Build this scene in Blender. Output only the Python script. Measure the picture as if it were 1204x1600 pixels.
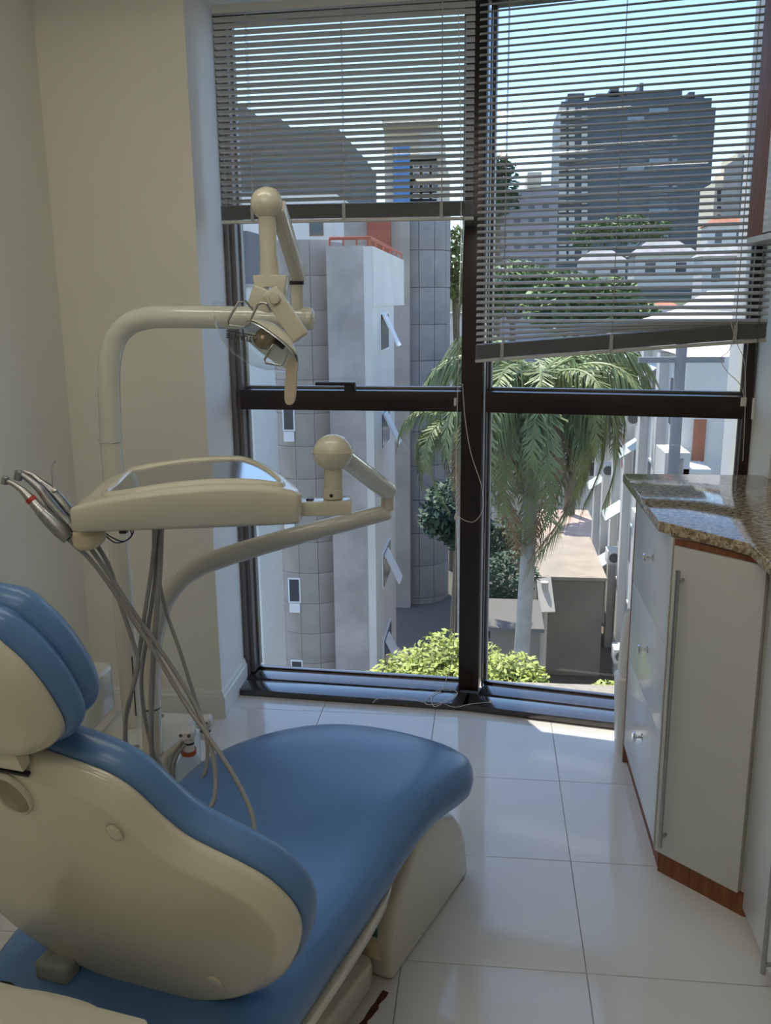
import bpy, bmesh, math, random
from mathutils import Vector, Matrix
random.seed(7)
for o in list(bpy.data.objects): bpy.data.objects.remove(o)
SC = bpy.context.scene
COL = SC.collection
V = Vector

# ------------------------------------------------------------------ camera
CAM = V((0.0, 0.0, 1.59)); FPX = 1405.03
PITCH, ROLL, YAW = 0.2304, -0.0102, 0.1163
def _rotz(v, a):
    c, s = math.cos(a), math.sin(a)
    return V((c*v.x - s*v.y, s*v.x + c*v.y, v.z))
_fw = V((0, math.cos(PITCH), -math.sin(PITCH))); _r = V((1, 0, 0)); _u = V((0, math.sin(PITCH), math.cos(PITCH)))
_c, _s = math.cos(ROLL), math.sin(ROLL)
_r, _u = _r*_c + _u*_s, _u*_c - _r*_s
FW, RT, UP = _rotz(_fw, YAW), _rotz(_r, YAW), _rotz(_u, YAW)
cam_data = bpy.data.cameras.new('camera'); cam = bpy.data.objects.new('camera', cam_data); COL.objects.link(cam)
cam_data.sensor_fit = 'HORIZONTAL'; cam_data.sensor_width = 36.0; cam_data.lens = 36.0*FPX/1204.0
cam_data.clip_start = 0.05; cam_data.clip_end = 2000
m = Matrix.Identity(4)
for i in range(3):
    m[i][0], m[i][1], m[i][2], m[i][3] = RT[i], UP[i], -FW[i], CAM[i]
cam.matrix_world = m
SC.camera = cam
def at(x, y, Y):            # the point at depth Y that the photograph shows at pixel x, y
    d = FW*FPX + RT*(x-602) + UP*(800-y)
    return CAM + d*(Y/d.y)

# ------------------------------------------------------------------ world, sun, exposure
world = bpy.data.worlds.new('sky'); SC.world = world; world.use_nodes = True
wn = world.node_tree.nodes; wl = world.node_tree.links
sky = wn.new('ShaderNodeTexSky'); sky.sky_type = 'NISHITA'; sky.sun_disc = False
sky.sun_elevation = math.radians(60); sky.sun_rotation = math.radians(-65); sky.air_density = 1.0; sky.dust_density = 0.4; sky.ozone_density = 1.6
tint = wn.new('ShaderNodeMixRGB'); tint.blend_type = 'MULTIPLY'; tint.inputs[0].default_value = 1.0; tint.inputs[2].default_value = (.93, .965, 1.03, 1)
wl.new(sky.outputs[0], tint.inputs[1]); wl.new(tint.outputs[0], wn['Background'].inputs[0]); wn['Background'].inputs[1].default_value = 0.32
sun_d = bpy.data.lights.new('sun', 'SUN'); sun_d.energy = 6.5; sun_d.angle = math.radians(0.6); sun_d.color = (1.0, 0.93, 0.82)
sun = bpy.data.objects.new('sun', sun_d); COL.objects.link(sun)
SUN_DIR = V((.18, -.33, -1.0)).normalized()
sun.rotation_euler = SUN_DIR.to_track_quat('-Z', 'Y').to_euler(); sun.location = (-20, 20, 30)
vs = SC.view_settings
vs.view_transform = 'Standard'; vs.look = 'None'; vs.gamma = 1.0; vs.use_curve_mapping = False; vs.exposure = 0.2
TUBE_POWER = 11.0

# ------------------------------------------------------------------ materials
def lin(c):
    return tuple((x/255/12.92 if x/255 <= .04045 else ((x/255+.055)/1.055)**2.4) for x in c)
def mat(name, col, rough=.5, metal=0.0, spec=.5, noise=0.0, nscale=8.0, bump=0.0, bscale=60.0, coat=0.0, stretch=None, col2=None, detail=4.0):
    m = bpy.data.materials.new(name); m.use_nodes = True
    n, l = m.node_tree.nodes, m.node_tree.links
    b = n['Principled BSDF']
    b.inputs['Base Color'].default_value = (*col, 1); b.inputs['Roughness'].default_value = rough
    b.inputs['Metallic'].default_value = metal; b.inputs['Specular IOR Level'].default_value = spec
    if coat: b.inputs['Coat Weight'].default_value = coat; b.inputs['Coat Roughness'].default_value = .08
    if noise or col2:
        tc = n.new('ShaderNodeTexCoord'); mp = n.new('ShaderNodeMapping'); nt = n.new('ShaderNodeTexNoise'); cr = n.new('ShaderNodeValToRGB')
        if stretch: mp.inputs['Scale'].default_value = stretch
        nt.inputs['Scale'].default_value = nscale; nt.inputs['Detail'].default_value = detail
        a = col2 if col2 else tuple(max(0, c*(1-noise)) for c in col)
        z = col if col2 else tuple(min(1, c*(1+noise)) for c in col)
        cr.color_ramp.elements[0].position = .3; cr.color_ramp.elements[1].position = .7
        cr.color_ramp.elements[0].color = (*a, 1); cr.color_ramp.elements[1].color = (*z, 1)
        l.new(tc.outputs['Object'], mp.inputs[0]); l.new(mp.outputs[0], nt.inputs['Vector'])
        l.new(nt.outputs[0], cr.inputs[0]); l.new(cr.outputs[0], b.inputs['Base Color'])
    if bump:
        tc2 = n.new('ShaderNodeTexCoord'); nb = n.new('ShaderNodeTexNoise'); bp = n.new('ShaderNodeBump')
        nb.inputs['Scale'].default_value = bscale; bp.inputs['Strength'].default_value = bump; bp.inputs['Distance'].default_value = .002
        l.new(tc2.outputs['Object'], nb.inputs['Vector']); l.new(nb.outputs[0], bp.inputs['Height']); l.new(bp.outputs[0], b.inputs['Normal'])
    return m
def glass(name, tint=(1, 1, 1), refl=1.0, rough=0.0, ior=1.5):
    m = bpy.data.materials.new(name); m.use_nodes = True
    n, l = m.node_tree.nodes, m.node_tree.links
    n.remove(n['Principled BSDF'])
    tr = n.new('ShaderNodeBsdfTransparent'); tr.inputs[0].default_value = (*tint, 1)
    gl = n.new('ShaderNodeBsdfGlossy'); gl.inputs['Roughness'].default_value = rough; gl.inputs[0].default_value = (refl, refl, refl, 1)
    fr = n.new('ShaderNodeFresnel'); fr.inputs[0].default_value = ior
    # the far face of a thin sheet is met from inside: give it the inverse index so that it reflects like the near face
    ge = n.new('ShaderNodeNewGeometry'); mr = n.new('ShaderNodeMapRange'); mr.inputs['To Min'].default_value = ior; mr.inputs['To Max'].default_value = 1/ior
    l.new(ge.outputs['Backfacing'], mr.inputs['Value']); l.new(mr.outputs[0], fr.inputs[0])
    mx = n.new('ShaderNodeMixShader')
    l.new(fr.outputs[0], mx.inputs[0]); l.new(tr.outputs[0], mx.inputs[1]); l.new(gl.outputs[0], mx.inputs[2])
    l.new(mx.outputs[0], n['Material Output'].inputs[0])
    return m
def emit(name, col, strength):
    m = bpy.data.materials.new(name); m.use_nodes = True
    n, l = m.node_tree.nodes, m.node_tree.links; n.remove(n['Principled BSDF'])
    e = n.new('ShaderNodeEmission'); e.inputs[0].default_value = (*col, 1); e.inputs[1].default_value = strength
    l.new(e.outputs[0], n['Material Output'].inputs[0]); return m

WALL = mat('wall_paint', (.78, .75, .65), .85, noise=.03, nscale=2, bump=.15, bscale=120)
REVEAL = WALL
CEIL = mat('ceiling_paint', (.80, .79, .74), .9, noise=.02, nscale=3)
BASEB = mat('baseboard_paint', (.78, .77, .72), .45)
TILE = mat('porcelain_tile', (.78, .76, .72), .07, spec=.55, noise=.02, nscale=4)
GROUT = mat('grout', (.33, .30, .26), .9, noise=.15, nscale=30)
FRAME = mat('bronze_aluminium', (.030, .019, .015), .28, metal=.25, spec=.5, noise=.1, nscale=20)
FRAME2 = mat('weathered_aluminium', (.22, .20, .20), .35, metal=.4)
PANE = glass('window_glass', (.93, .95, .95), .9)
CREAM = mat('cream_plastic', (.62, .59, .47), .24, spec=.5, noise=.025, nscale=5, coat=.45)
CREAM_D = mat('yellowed_plastic', (.72, .60, .40), .35, noise=.06, nscale=20)
ENAMEL = mat('cream_enamel', (.65, .63, .53), .2, spec=.5, coat=.4, noise=.03, nscale=6)
WRAP = mat('plastic_film', (.62, .63, .54), .12, spec=.7, bump=.6, bscale=35, coat=.6)
BLUE = mat('blue_vinyl', (.098, .21, .43), .29, spec=.5, noise=.06, nscale=5, bump=.12, bscale=14)
NAVY = mat('blue_vinyl_piping', (.05, .10, .22), .45)
STEEL = mat('brushed_steel', (.42, .41, .40), .25, metal=1.0, noise=.08, nscale=40)
CHROME = mat('chrome', (.75, .75, .75), .08, metal=1.0)
GUN = mat('handpiece_metal', (.33, .34, .34), .3, metal=.9, noise=.1, nscale=60)
HOSE = mat('grey_silicone_hose', (.30, .29, .26), .4, noise=.06, nscale=20)
BLACK = mat('black_plastic', (.015, .015, .015), .4)
DARKG = mat('dark_grey_plastic', (.10, .10, .10), .45)
RED = mat('red_band', (.45, .04, .03), .4)
ORANGE = mat('orange_ring', (.60, .12, .04), .35)
GREEN = mat('green_sticker', (.02, .12, .09), .4, noise=.4, nscale=60)
WIRE_BLUE = mat('blue_wire', (.015, .02, .12), .4)
TRAYTOP = mat('steel_tray_inlay', (.46, .47, .48), .14, metal=.85)
SHIELD = glass('lamp_shield_clear', (.90, .91, .90), 1.0, .02, 1.3)
REFLECT = mat('lamp_reflector', (.72, .80, .80), .2, metal=.45)
BULB = mat('bulb_cap_bronze', (.38, .30, .20), .22, metal=.6)
SLAT = mat('blind_slat_paint', (.56, .56, .53), .38, spec=.5)
CORD = mat('blind_cord', (.72, .66, .58), .8)
LADDER = mat('blind_ladder_string', (.42, .42, .40), .8)
WAND = glass('clear_wand', (.80, .80, .76), 1.0, .05, 1.5)
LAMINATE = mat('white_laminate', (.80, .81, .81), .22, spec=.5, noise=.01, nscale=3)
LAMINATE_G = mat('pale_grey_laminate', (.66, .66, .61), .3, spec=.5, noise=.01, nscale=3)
SILLM = mat('polished_bronze_sill', (.035, .026, .022), .22, spec=.5, coat=1.0, noise=.15, nscale=12)
JAMBM = mat('greyed_bronze', (.17, .15, .15), .35, metal=.2)
WOOD = mat('brown_wood_veneer', (.30, .12, .055), .55, spec=.3, col2=(.17, .06, .028), nscale=6, stretch=(14, 14, 1.2))
EDGE = mat('tan_edge_band', (.36, .28, .19), .5, noise=.1, nscale=10)
WHITE_PL = mat('white_plastic', (.80, .78, .72), .35, noise=.02, nscale=4)
RUST = mat('rust', (.16, .035, .012), .9, col2=(.05, .018, .01), nscale=60)
PAPER = mat('off_white_paint', (.74, .73, .64), .45, noise=.02, nscale=4)
TUBE = emit('fluorescent_tube', (1.0, .95, .84), TUBE_POWER)
PRINT = mat('dark_print', (.03, .03, .03), .6)
BOTTLE = glass('clear_bottle', (.82, .84, .84), 1.0, .02, 1.45)

def granite():
    m = mat('granite', (.4, .32, .2), .08, spec=.6)
    n, l = m.node_tree.nodes, m.node_tree.links; b = n['Principled BSDF']
    tc = n.new('ShaderNodeTexCoord'); n1 = n.new('ShaderNodeTexNoise'); n2 = n.new('ShaderNodeTexNoise'); v = n.new('ShaderNodeTexVoronoi')
    n1.inputs['Scale'].default_value = 70; n1.inputs['Detail'].default_value = 8; n2.inputs['Scale'].default_value = 130; n2.inputs['Detail'].default_value = 3
    c1 = n.new('ShaderNodeValToRGB'); c2 = n.new('ShaderNodeValToRGB'); mx = n.new('ShaderNodeMixRGB')
    e = c1.color_ramp.elements; e[0].position = .35; e[0].color = (.20, .13, .06, 1); e[1].position = .62; e[1].color = (.62, .53, .37, 1)
    k = e.new(.48); k.color = (.40, .31, .18, 1)
    e = c2.color_ramp.elements; e[0].position = .34; e[0].color = (1, 1, 1, 1); e[1].position = .40; e[1].color = (0, 0, 0, 1)
    mx.inputs[2].default_value = (.035, .025, .018, 1)
    for q in (n1, n2): l.new(tc.outputs['Object'], q.inputs['Vector'])
    l.new(n1.outputs[0], c1.inputs[0]); l.new(n2.outputs[0], c2.inputs[0])
    l.new(c2.outputs[0], mx.inputs[0]); l.new(c1.outputs[0], mx.inputs[1]); l.new(mx.outputs[0], b.inputs['Base Color'])
    return m
GRANITE = granite()

# ------------------------------------------------------------------ mesh helpers
ORG = {}
def place(o, wloc, parent=None):
    o.location = V(wloc) - (ORG[parent.name] if parent else V((0, 0, 0)))
    if parent: o.parent = parent
    ORG[o.name] = V(wloc)
def tag(o, label=None, cat=None, group=None, kind=None):
    if label: o['label'] = label
    if cat: o['category'] = cat
    if group: o['group'] = group
    if kind: o['kind'] = kind
    return o
def thing(name, loc, label, cat, group=None):
    o = bpy.data.objects.new(name, None); COL.objects.link(o); place(o, loc); o.empty_display_size = .1
    return tag(o, label, cat, group)
def struct_root(name, loc):
    o = bpy.data.objects.new(name, None); COL.objects.link(o); place(o, loc); o['kind'] = 'structure'; return o
def link_mesh(name, me, wloc, parent=None):
    o = bpy.data.objects.new(name, me); COL.objects.link(o); place(o, wloc, parent); return o
def mo(name, verts, faces, material, parent=None, smooth=False, angle=None, center=None):
    vs_ = [V(v) for v in verts]
    if center is None:
        lo = V((min(v.x for v in vs_), min(v.y for v in vs_), min(v.z for v in vs_)))
        hi = V((max(v.x for v in vs_), max(v.y for v in vs_), max(v.z for v in vs_)))
        center = (lo+hi)/2
    me = bpy.data.meshes.new(name); me.from_pydata([tuple(v-center) for v in vs_], [], faces)
    bm = bmesh.new(); bm.from_mesh(me); bmesh.ops.recalc_face_normals(bm, faces=bm.faces); bm.to_mesh(me); bm.free()
    me.materials.append(material)
    if smooth: me.shade_smooth() if angle is None else me.shade_smooth()
    if angle is not None:
        try: me.set_sharp_from_angle(angle=math.radians(angle))
        except Exception: pass
    return link_mesh(name, me, center, parent)
def obox(name, c, axes, half, material, parent=None, bevel=0.0, seg=2):
    bm = bmesh.new(); bmesh.ops.create_cube(bm, size=2.0)
    for v in bm.verts: v.co = V((v.co.x*half[0], v.co.y*half[1], v.co.z*half[2]))
    if bevel: bmesh.ops.bevel(bm, geom=bm.edges[:], offset=bevel, segments=seg, profile=.6, affect='EDGES')
    A = [V(a) for a in axes]
    for v in bm.verts:
        p = v.co.copy(); v.co = A[0]*p.x + A[1]*p.y + A[2]*p.z
    bmesh.ops.recalc_face_normals(bm, faces=bm.faces)
    me = bpy.data.meshes.new(name); bm.to_mesh(me); bm.free(); me.materials.append(material)
    if bevel: me.shade_smooth(); me.set_sharp_from_angle(angle=math.radians(50))
    return link_mesh(name, me, c, parent)
AX = (V((1, 0, 0)), V((0, 1, 0)), V((0, 0, 1)))
def box(name, mn, mx, material, parent=None, bevel=0.0, seg=2):
    mn, mx = V(mn), V(mx)
    return obox(name, (mn+mx)/2, AX, (mx-mn)/2, material, parent, bevel, seg)
def spline(pts, n=8):
    P = [V(p) for p in pts]
    if len(P) < 3: return P
    Q = [P[0]*2-P[1]] + P + [P[-1]*2-P[-2]]; out = []
    for i in range(1, len(Q)-2):
        a, b, c, d = Q[i-1], Q[i], Q[i+1], Q[i+2]
        for k in range(n):
            t = k/n
            out.append(.5*((2*b) + (c-a)*t + (2*a-5*b+4*c-d)*t*t + (3*b-a-3*c+d)*t**3))
    out.append(P[-1]); return out
def tube_geo(pts, r, seg=12, smooth_path=True, n=8):
    P = spline(pts, n) if smooth_path else [V(p) for p in pts]
    N = len(P)
    if isinstance(r, (int, float)): R = [r]*N
    else:
        R = []
        for i in range(N):
            f = i/(N-1)*(len(r)-1); k = min(int(f), len(r)-2); R.append(r[k]+(r[k+1]-r[k])*(f-k))
    verts, faces = [], []
    T = [(P[min(i+1, N-1)]-P[max(i-1, 0)]).normalized() for i in range(N)]
    up = V((0, 0, 1)) if abs(T[0].z) < .9 else V((1, 0, 0))
    nrm = (up - T[0]*up.dot(T[0])).normalized()
    for i in range(N):
        nrm = (nrm - T[i]*nrm.dot(T[i])).normalized(); bi = T[i].cross(nrm)
        for k in range(seg):
            a = 2*math.pi*k/seg; verts.append(P[i] + (nrm*math.cos(a)+bi*math.sin(a))*R[i])
    for i in range(N-1):
        for k in range(seg):
            a = i*seg+k; b = i*seg+(k+1) % seg; faces.append((a, b, b+seg, a+seg))
    faces.append(tuple(range(seg))[::-1]); faces.append(tuple(range((N-1)*seg, N*seg)))
    return verts, faces
def tube(name, pts, r, material, parent=None, seg=12, smooth_path=True, n=8):
    v, f = tube_geo(pts, r, seg, smooth_path, n)
    return mo(name, v, f, material, parent, True, 45)
def lathe(name, prof, c, axis, material, parent=None, seg=24, sharp=40, ref=None):
    axis = V(axis).normalized(); c = V(c)
    u = V(ref) if ref else (V((0, 0, 1)) if abs(axis.z) < .9 else V((1, 0, 0)))
    u = (u-axis*u.dot(axis)).normalized(); w = axis.cross(u)
    verts, faces = [], []
    for (r, h) in prof:
        for k in range(seg):
            a = 2*math.pi*k/seg; verts.append(c + axis*h + (u*math.cos(a)+w*math.sin(a))*max(r, 1e-5))
    for i in range(len(prof)-1):
        for k in range(seg):
            a = i*seg+k; b = i*seg+(k+1) % seg; faces.append((a, b, b+seg, a+seg))
    faces.append(tuple(range(seg))); faces.append(tuple(range((len(prof)-1)*seg, len(prof)*seg)))
    return mo(name, verts, faces, material, parent, True, sharp)
def smooth_closed(pts, n=6):
    P = [V((p[0], p[1], 0)) for p in pts]; N = len(P); out = []
    for i in range(N):
        a, b, c, d = P[i-1], P[i], P[(i+1) % N], P[(i+2) % N]
        for k in range(n):
            t = k/n
            q = .5*((2*b)+(c-a)*t+(2*a-5*b+4*c-d)*t*t+(3*b-a-3*c+d)*t**3); out.append((q.x, q.y))
    return out
def inset(ol, d):
    # small steps with a little smoothing so that tight corners close cleanly
    if d > .012:
        k = int(math.ceil(d/.006)); cur = ol
        for _ in range(k):
            cur = inset(cur, d/k); n = len(cur)
            cur = [(.25*cur[i-1][0]+.5*cur[i][0]+.25*cur[(i+1) % n][0], .25*cur[i-1][1]+.5*cur[i][1]+.25*cur[(i+1) % n][1]) for i in range(n)]
        return cur
    N = len(ol); out = []
    area = sum(ol[i][0]*ol[(i+1) % N][1]-ol[(i+1) % N][0]*ol[i][1] for i in range(N)); sg = 1 if area > 0 else -1
    for i in range(N):
        a, b, c = ol[i-1], ol[i], ol[(i+1) % N]
        e = V((c[0]-a[0], c[1]-a[1])).normalized() if (c[0]-a[0])**2+(c[1]-a[1])**2 > 0 else V((1, 0))
        nx, ny = -e.y*sg, e.x*sg
        out.append((b[0]+nx*d, b[1]+ny*d))
    return out
def pillow(name, ol, O, U, W, N, rings, material, parent=None, warp=None, sharp=60, close=True):
    # rings: (inset, height); the last ring is capped with shrinking loops so that the cap can bend
    O, U, W, N = V(O), V(U), V(W), V(N); n = len(ol); verts, faces = [], []
    cx = sum(p[0] for p in ol)/n; cy = sum(p[1] for p in ol)/n
    loops = []
    for (d, h) in rings: loops.append([(p[0], p[1], h) for p in inset(ol, d)])
    def cap(lp, dome, first):
        h = lp[0][2]; res = []
        for s in (.86, .72, .58, .44, .30, .16, .06):
            res.append([(cx+(p[0]-cx)*s, cy+(p[1]-cy)*s, h+dome*(1-s*s)) for p in lp])
        return res
    dome0, dome1 = close if isinstance(close, tuple) else (0, 0)
    pre = cap(loops[0], dome0, True)[::-1]; post = cap(loops[-1], dome1, False)
    allp = pre+loops+post
    for lp in allp:
        for (x, y, h) in lp:
            if warp: x, y, h = warp(x, y, h)
            verts.append(O+U*x+W*y+N*h)
    L = len(allp)
    for i in range(L-1):
        for k in range(n):
            a = i*n+k; b = i*n+(k+1) % n; faces.append((a, b, b+n, a+n))
    for base in (0, (L-1)*n):                       # close both ends with a fan
        c = V((0, 0, 0))
        for k in range(n): c += verts[base+k]
        verts.append(c/n); ci = len(verts)-1
        for k in range(n): faces.append((base+k, base+(k+1) % n, ci))
    return mo(name, verts, faces, material, parent, True, sharp)
def prism(name, ol, O, U, W, N, h0, h1, material, parent=None, bevel=0.0, seg=2):
    O, U, W, N = V(O), V(U), V(W), V(N); n = len(ol)
    bm = bmesh.new()
    a = [bm.verts.new((p[0], p[1], h0)) for p in ol]; b = [bm.verts.new((p[0], p[1], h1)) for p in ol]
    bm.faces.new(a[::-1]); bm.faces.new(b)
    for k in range(n): bm.faces.new((a[k], a[(k+1) % n], b[(k+1) % n], b[k]))
    bmesh.ops.recalc_face_normals(bm, faces=bm.faces)
    if bevel: bmesh.ops.bevel(bm, geom=bm.edges[:], offset=bevel, segments=seg, profile=.6, affect='EDGES')
    vv = [v for v in bm.verts]
    for v in vv:
        p = v.co.copy(); v.co = O+U*p.x+W*p.y+N*p.z
    lo = V((min(v.co.x for v in vv), min(v.co.y for v in vv), min(v.co.z for v in vv))); hi = V((max(v.co.x for v in vv), max(v.co.y for v in vv), max(v.co.z for v in vv)))
    c = (lo+hi)/2
    for v in vv: v.co -= c
    bmesh.ops.recalc_face_normals(bm, faces=bm.faces)
    me = bpy.data.meshes.new(name); bm.to_mesh(me); bm.free(); me.materials.append(material)
    if bevel: me.shade_smooth(); me.set_sharp_from_angle(angle=math.radians(45))
    return link_mesh(name, me, c, parent)
def rrect(x0, x1, y0, y1, r, n=5):
    out = []
    for cx, cy, a0 in ((x1-r, y1-r, 0), (x0+r, y1-r, 90), (x0+r, y0+r, 180), (x1-r, y0+r, 270)):
        for k in range(n+1):
            a = math.radians(a0+90*k/n); out.append((cx+r*math.cos(a), cy+r*math.sin(a)))
    return out
def plist(o, kind='structure'): o['kind'] = kind; return o

# ================================================================== ROOM
XL, XR, YN, YF, ZC = -1.55, 1.25, -1.65, 3.18, 2.62
fl = plist(box('floor', (XL-.1, YN-.1, -.05), (XR+.1, 3.62, -.0025), GROUT))
xs = [.256+.45*k for k in range(-4, 3)]; xs = [XL]+[x for x in xs if x > XL+.02]+[XR]
ys = [2.807+.45*k for k in range(-10, 2)]; ys = [YN]+[y for y in ys if y > YN+.02]+[3.42]
tile_me = {}
for i in range(len(xs)-1):
    for j in range(len(ys)-1):
        sx, sy = round(xs[i+1]-xs[i], 4), round(ys[j+1]-ys[j], 4)
        c = V(((xs[i]+xs[i+1])/2, (ys[j]+ys[j+1])/2, -.002))
        if (sx, sy) not in tile_me:
            t = obox('tile', c, AX, (sx/2-.0011, sy/2-.0011, .002), TILE, fl, .0008, 1); tile_me[(sx, sy)] = t.data; t.data.shade_flat()
        else: link_mesh('tile', tile_me[(sx, sy)], c, fl)
st = []
for k in range(40):
    f = k/39; p0 = V((-.225, 1.80, .0008)).lerp(V((-.42, 1.28, .0008)), f); wdt = .012+.0025*math.sin(k*1.7)+.002*math.sin(k*3.3)
    st += [p0-V((.93, -.36, 0))*wdt*.3, p0+V((.93, -.36, 0))*wdt]
plist(mo('rust_stain', st, [(2*k, 2*k+1, 2*k+3, 2*k+2) for k in range(39)], RUST, fl))

plist(box('wall_left', (XL-.1, YN, 0), (XL, YF, ZC), WALL))
plist(box('wall_far', (XL-.1, YF, 0), (-1.026, 3.55, ZC), WALL))
plist(box('wall_reveal', (-1.032, YF+.002, 0), (-1.0255, 3.55, ZC), mat('daylit_reveal_paint', (.86, .85, .84), .8, noise=.02, nscale=3)))  # reveal coloured paler than the walls to stand in for daylight
plist(box('wall_near', (XL-.1, YN-.1, 0), (XR+.1, YN, ZC), WALL))
plist(box('wall_right', (XR, YN, 0), (XR+.1, 3.03, ZC), WALL))
plist(box('wall_pilaster', (.915, 3.03, 0), (XR+.1, 3.5, ZC), WALL))
plist(box('ceiling', (XL-.1, YN-.1, ZC), (XR+.1, 3.56, ZC+.1), CEIL))
# unseen fin added to shade the left pane, then our own building's right facade
plist(box('wall_added_shade_fin', (-2.6, 3.552, -3.5), (-1.16, 3.95, 6.0), mat('facade_white', (.75, .75, .74), .8, noise=.04, nscale=2)))
plist(box('wall_facade_right', (.93, 3.502, -3.5), (2.6, 3.7, 6.0), bpy.data.materials['facade_white']))

plist(prism('wall_added_canopy', [(-2.6, 3.56), (2.6, 3.56), (2.6, 3.78), (.6, 4.02), (-.44, 4.21), (-.44, 4.52), (-2.6, 4.52)], (0, 0, 0), *AX, 3.2, 3.3, bpy.data.materials['facade_white']))  # unseen canopy added so the sun reaches only a strip by the sill

def baseboard(name, p0, p1, nrm):
    p0, p1 = V((*p0, 0)), V((*p1, 0)); nrm = V((*nrm, 0))
    prof = [(0, 0), (.016, 0), (.016, .085), (.011, .092), (.011, .1), (.006, .112), (0, .112)]
    v, f = [], []
    for p in (p0, p1):
        for (d, z) in prof: v.append(p+nrm*d+V((0, 0, z)))
    n = len(prof)
    for k in range(n): f.append((k, (k+1) % n, (k+1) % n+n, k+n))
    f += [tuple(range(n)), tuple(range(n, 2*n))]
    return plist(mo(name, v, f, BASEB))
baseboard('baseboard_far', (XL, YF), (-1.0262, YF), (0, -1))
baseboard('baseboard_pilaster', (-1.026, YF-.016), (-1.026, 3.50), (1, 0))
baseboard('baseboard_left', (XL, YN), (XL, YF-.016), (1, 0))
baseboard('baseboard_near', (XL+.016, YN), (XR, YN), (0, 1))

# ------------------------------------------------------------------ windows
A1, B1, C1 = V((-1.026, 3.505, 0)), V((-.0614, 3.443, 0)), V((.915, 3.2595, 0))
def wframe(p, q):
    e = (q-p).normalized(); return e, V((-e.y, e.x, 0))
E1, N1 = wframe(A1, B1); E2, N2 = wframe(B1, C1)
ZT = 2.60; GD = .088                              # depth of the glass behind the frame front
def window(name, P, Q, E, N, x0, x1, jl, jr):
    L = (Q-P).length; root = struct_root(name, P)
    def bar(nm, a, b, z0, z1, d0, d1, m=FRAME, bev=.003, par=None):
        return obox(nm, P+E*((a+b)/2)+N*((d0+d1)/2)+V((0, 0, (z0+z1)/2)), (E, N, AX[2]), ((b-a)/2, (d1-d0)/2, (z1-z0)/2), m, par or root, bev)
    bar('sill', -.005 if x0 else -.01, x1+(.045 if x0 == 0 else .01), 0, .028, -.132, -.02, SILLM, .003)      # low step, then the raised track
    bar('sill_track', x0, x1, 0, .032, -.02, .12, SILLM, .003)
    bar('bottom_bead', x0, x1, .032, .040, GD-.006, GD+.02, SILLM)
    bar('head', x0, x1, ZT, ZC, 0, .12)
    bar('rail', jl, jr, 1.174, 1.252, 0, .12)
    bar('rail_lip', jl, jr, 1.252, 1.262, GD-.012, GD+.02, FRAME2, .002)
    bar('jamb', x0, jl, .038, ZT, .03, .12, JAMBM if x0 == 0 else FRAME)
    bar('jamb', jr, x1, .038, ZT, .01, .12)
    bar('glazing_bead', jl-.004, jl+.008, .05, ZT, GD-.012, GD+.02, FRAME2, .001)
    bar('glazing_bead', jr-.008, jr+.004, .05, ZT, GD-.012, GD+.02, FRAME2, .001)
    for a, b in ((.039, 1.175), (1.26, ZT)):
        bar('pane', jl, jr, a, b, GD, GD+.004, PANE, 0)
    return root, bar
w1, bar1 = window('window_1', A1, B1, E1, N1, 0, (B1-A1).length-.04, .038, (B1-A1).length-.045)
w2, bar2 = window('window_2', B1, C1, E2, N2, .04, (C1-B1).length, .045, (C1-B1).length-.035)
bar1('reveal_profile', .002, .020, .03, ZT, .004, .03, JAMBM, .002)
mul = plist(obox('trim_1', B1+V((0, .06, ZT/2+.014)), (V((.9925, -.122, 0)), V((.122, .9925, 0)), AX[2]), (.0405, .06, ZT/2-.014), FRAME, None, .004))
# lever handle on the rail
hl = A1+E1*.49; hp = hl+N1*-.008+V((0, 0, 1.268))
h = obox('window_handle', hp, (E1, N1, AX[2]), (.022, .012, .018), BLACK, w1, .004)
obox('lever', hp+E1*-.065+N1*-.014+V((0, 0, .012)), (E1, N1, AX[2]), (.07, .006, .007), BLACK, h, .003)
tube('pivot', [hp+N1*-.02, hp+N1*.005], .012, BLACK, h, 12, False)

# ------------------------------------------------------------------ ceiling lights (their reflections show in the panes)
for k, (yy, lab) in enumerate(((1.79, 'twin tube ceiling light nearest the window'), (.57, 'twin tube ceiling light in the middle of the room'), (-.65, 'twin tube ceiling light at the back of the room'))):
    t = thing('ceiling_light', (-.55, yy, ZC), lab, 'light', 'fluorescent ceiling lights')
    box('housing', (-1.2, yy-.07, ZC-.03), (.12, yy+.07, ZC), WHITE_PL, t, .006)
    for s in (-.035, .035):
        tu = tube('tube', [(-1.17, yy+s, ZC-.055), (.09, yy+s, ZC-.055)], .014, TUBE, t, 12, False)
        for xx in (-1.185, .105):
            box('socket', (xx-.012, yy+s-.018, ZC-.075), (xx+.012, yy+s+.018, ZC-.03), WHITE_PL, t, .003)

# ================================================================== CABINETS
def frame_xy(px, py): return V((px, py, 0))
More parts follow.
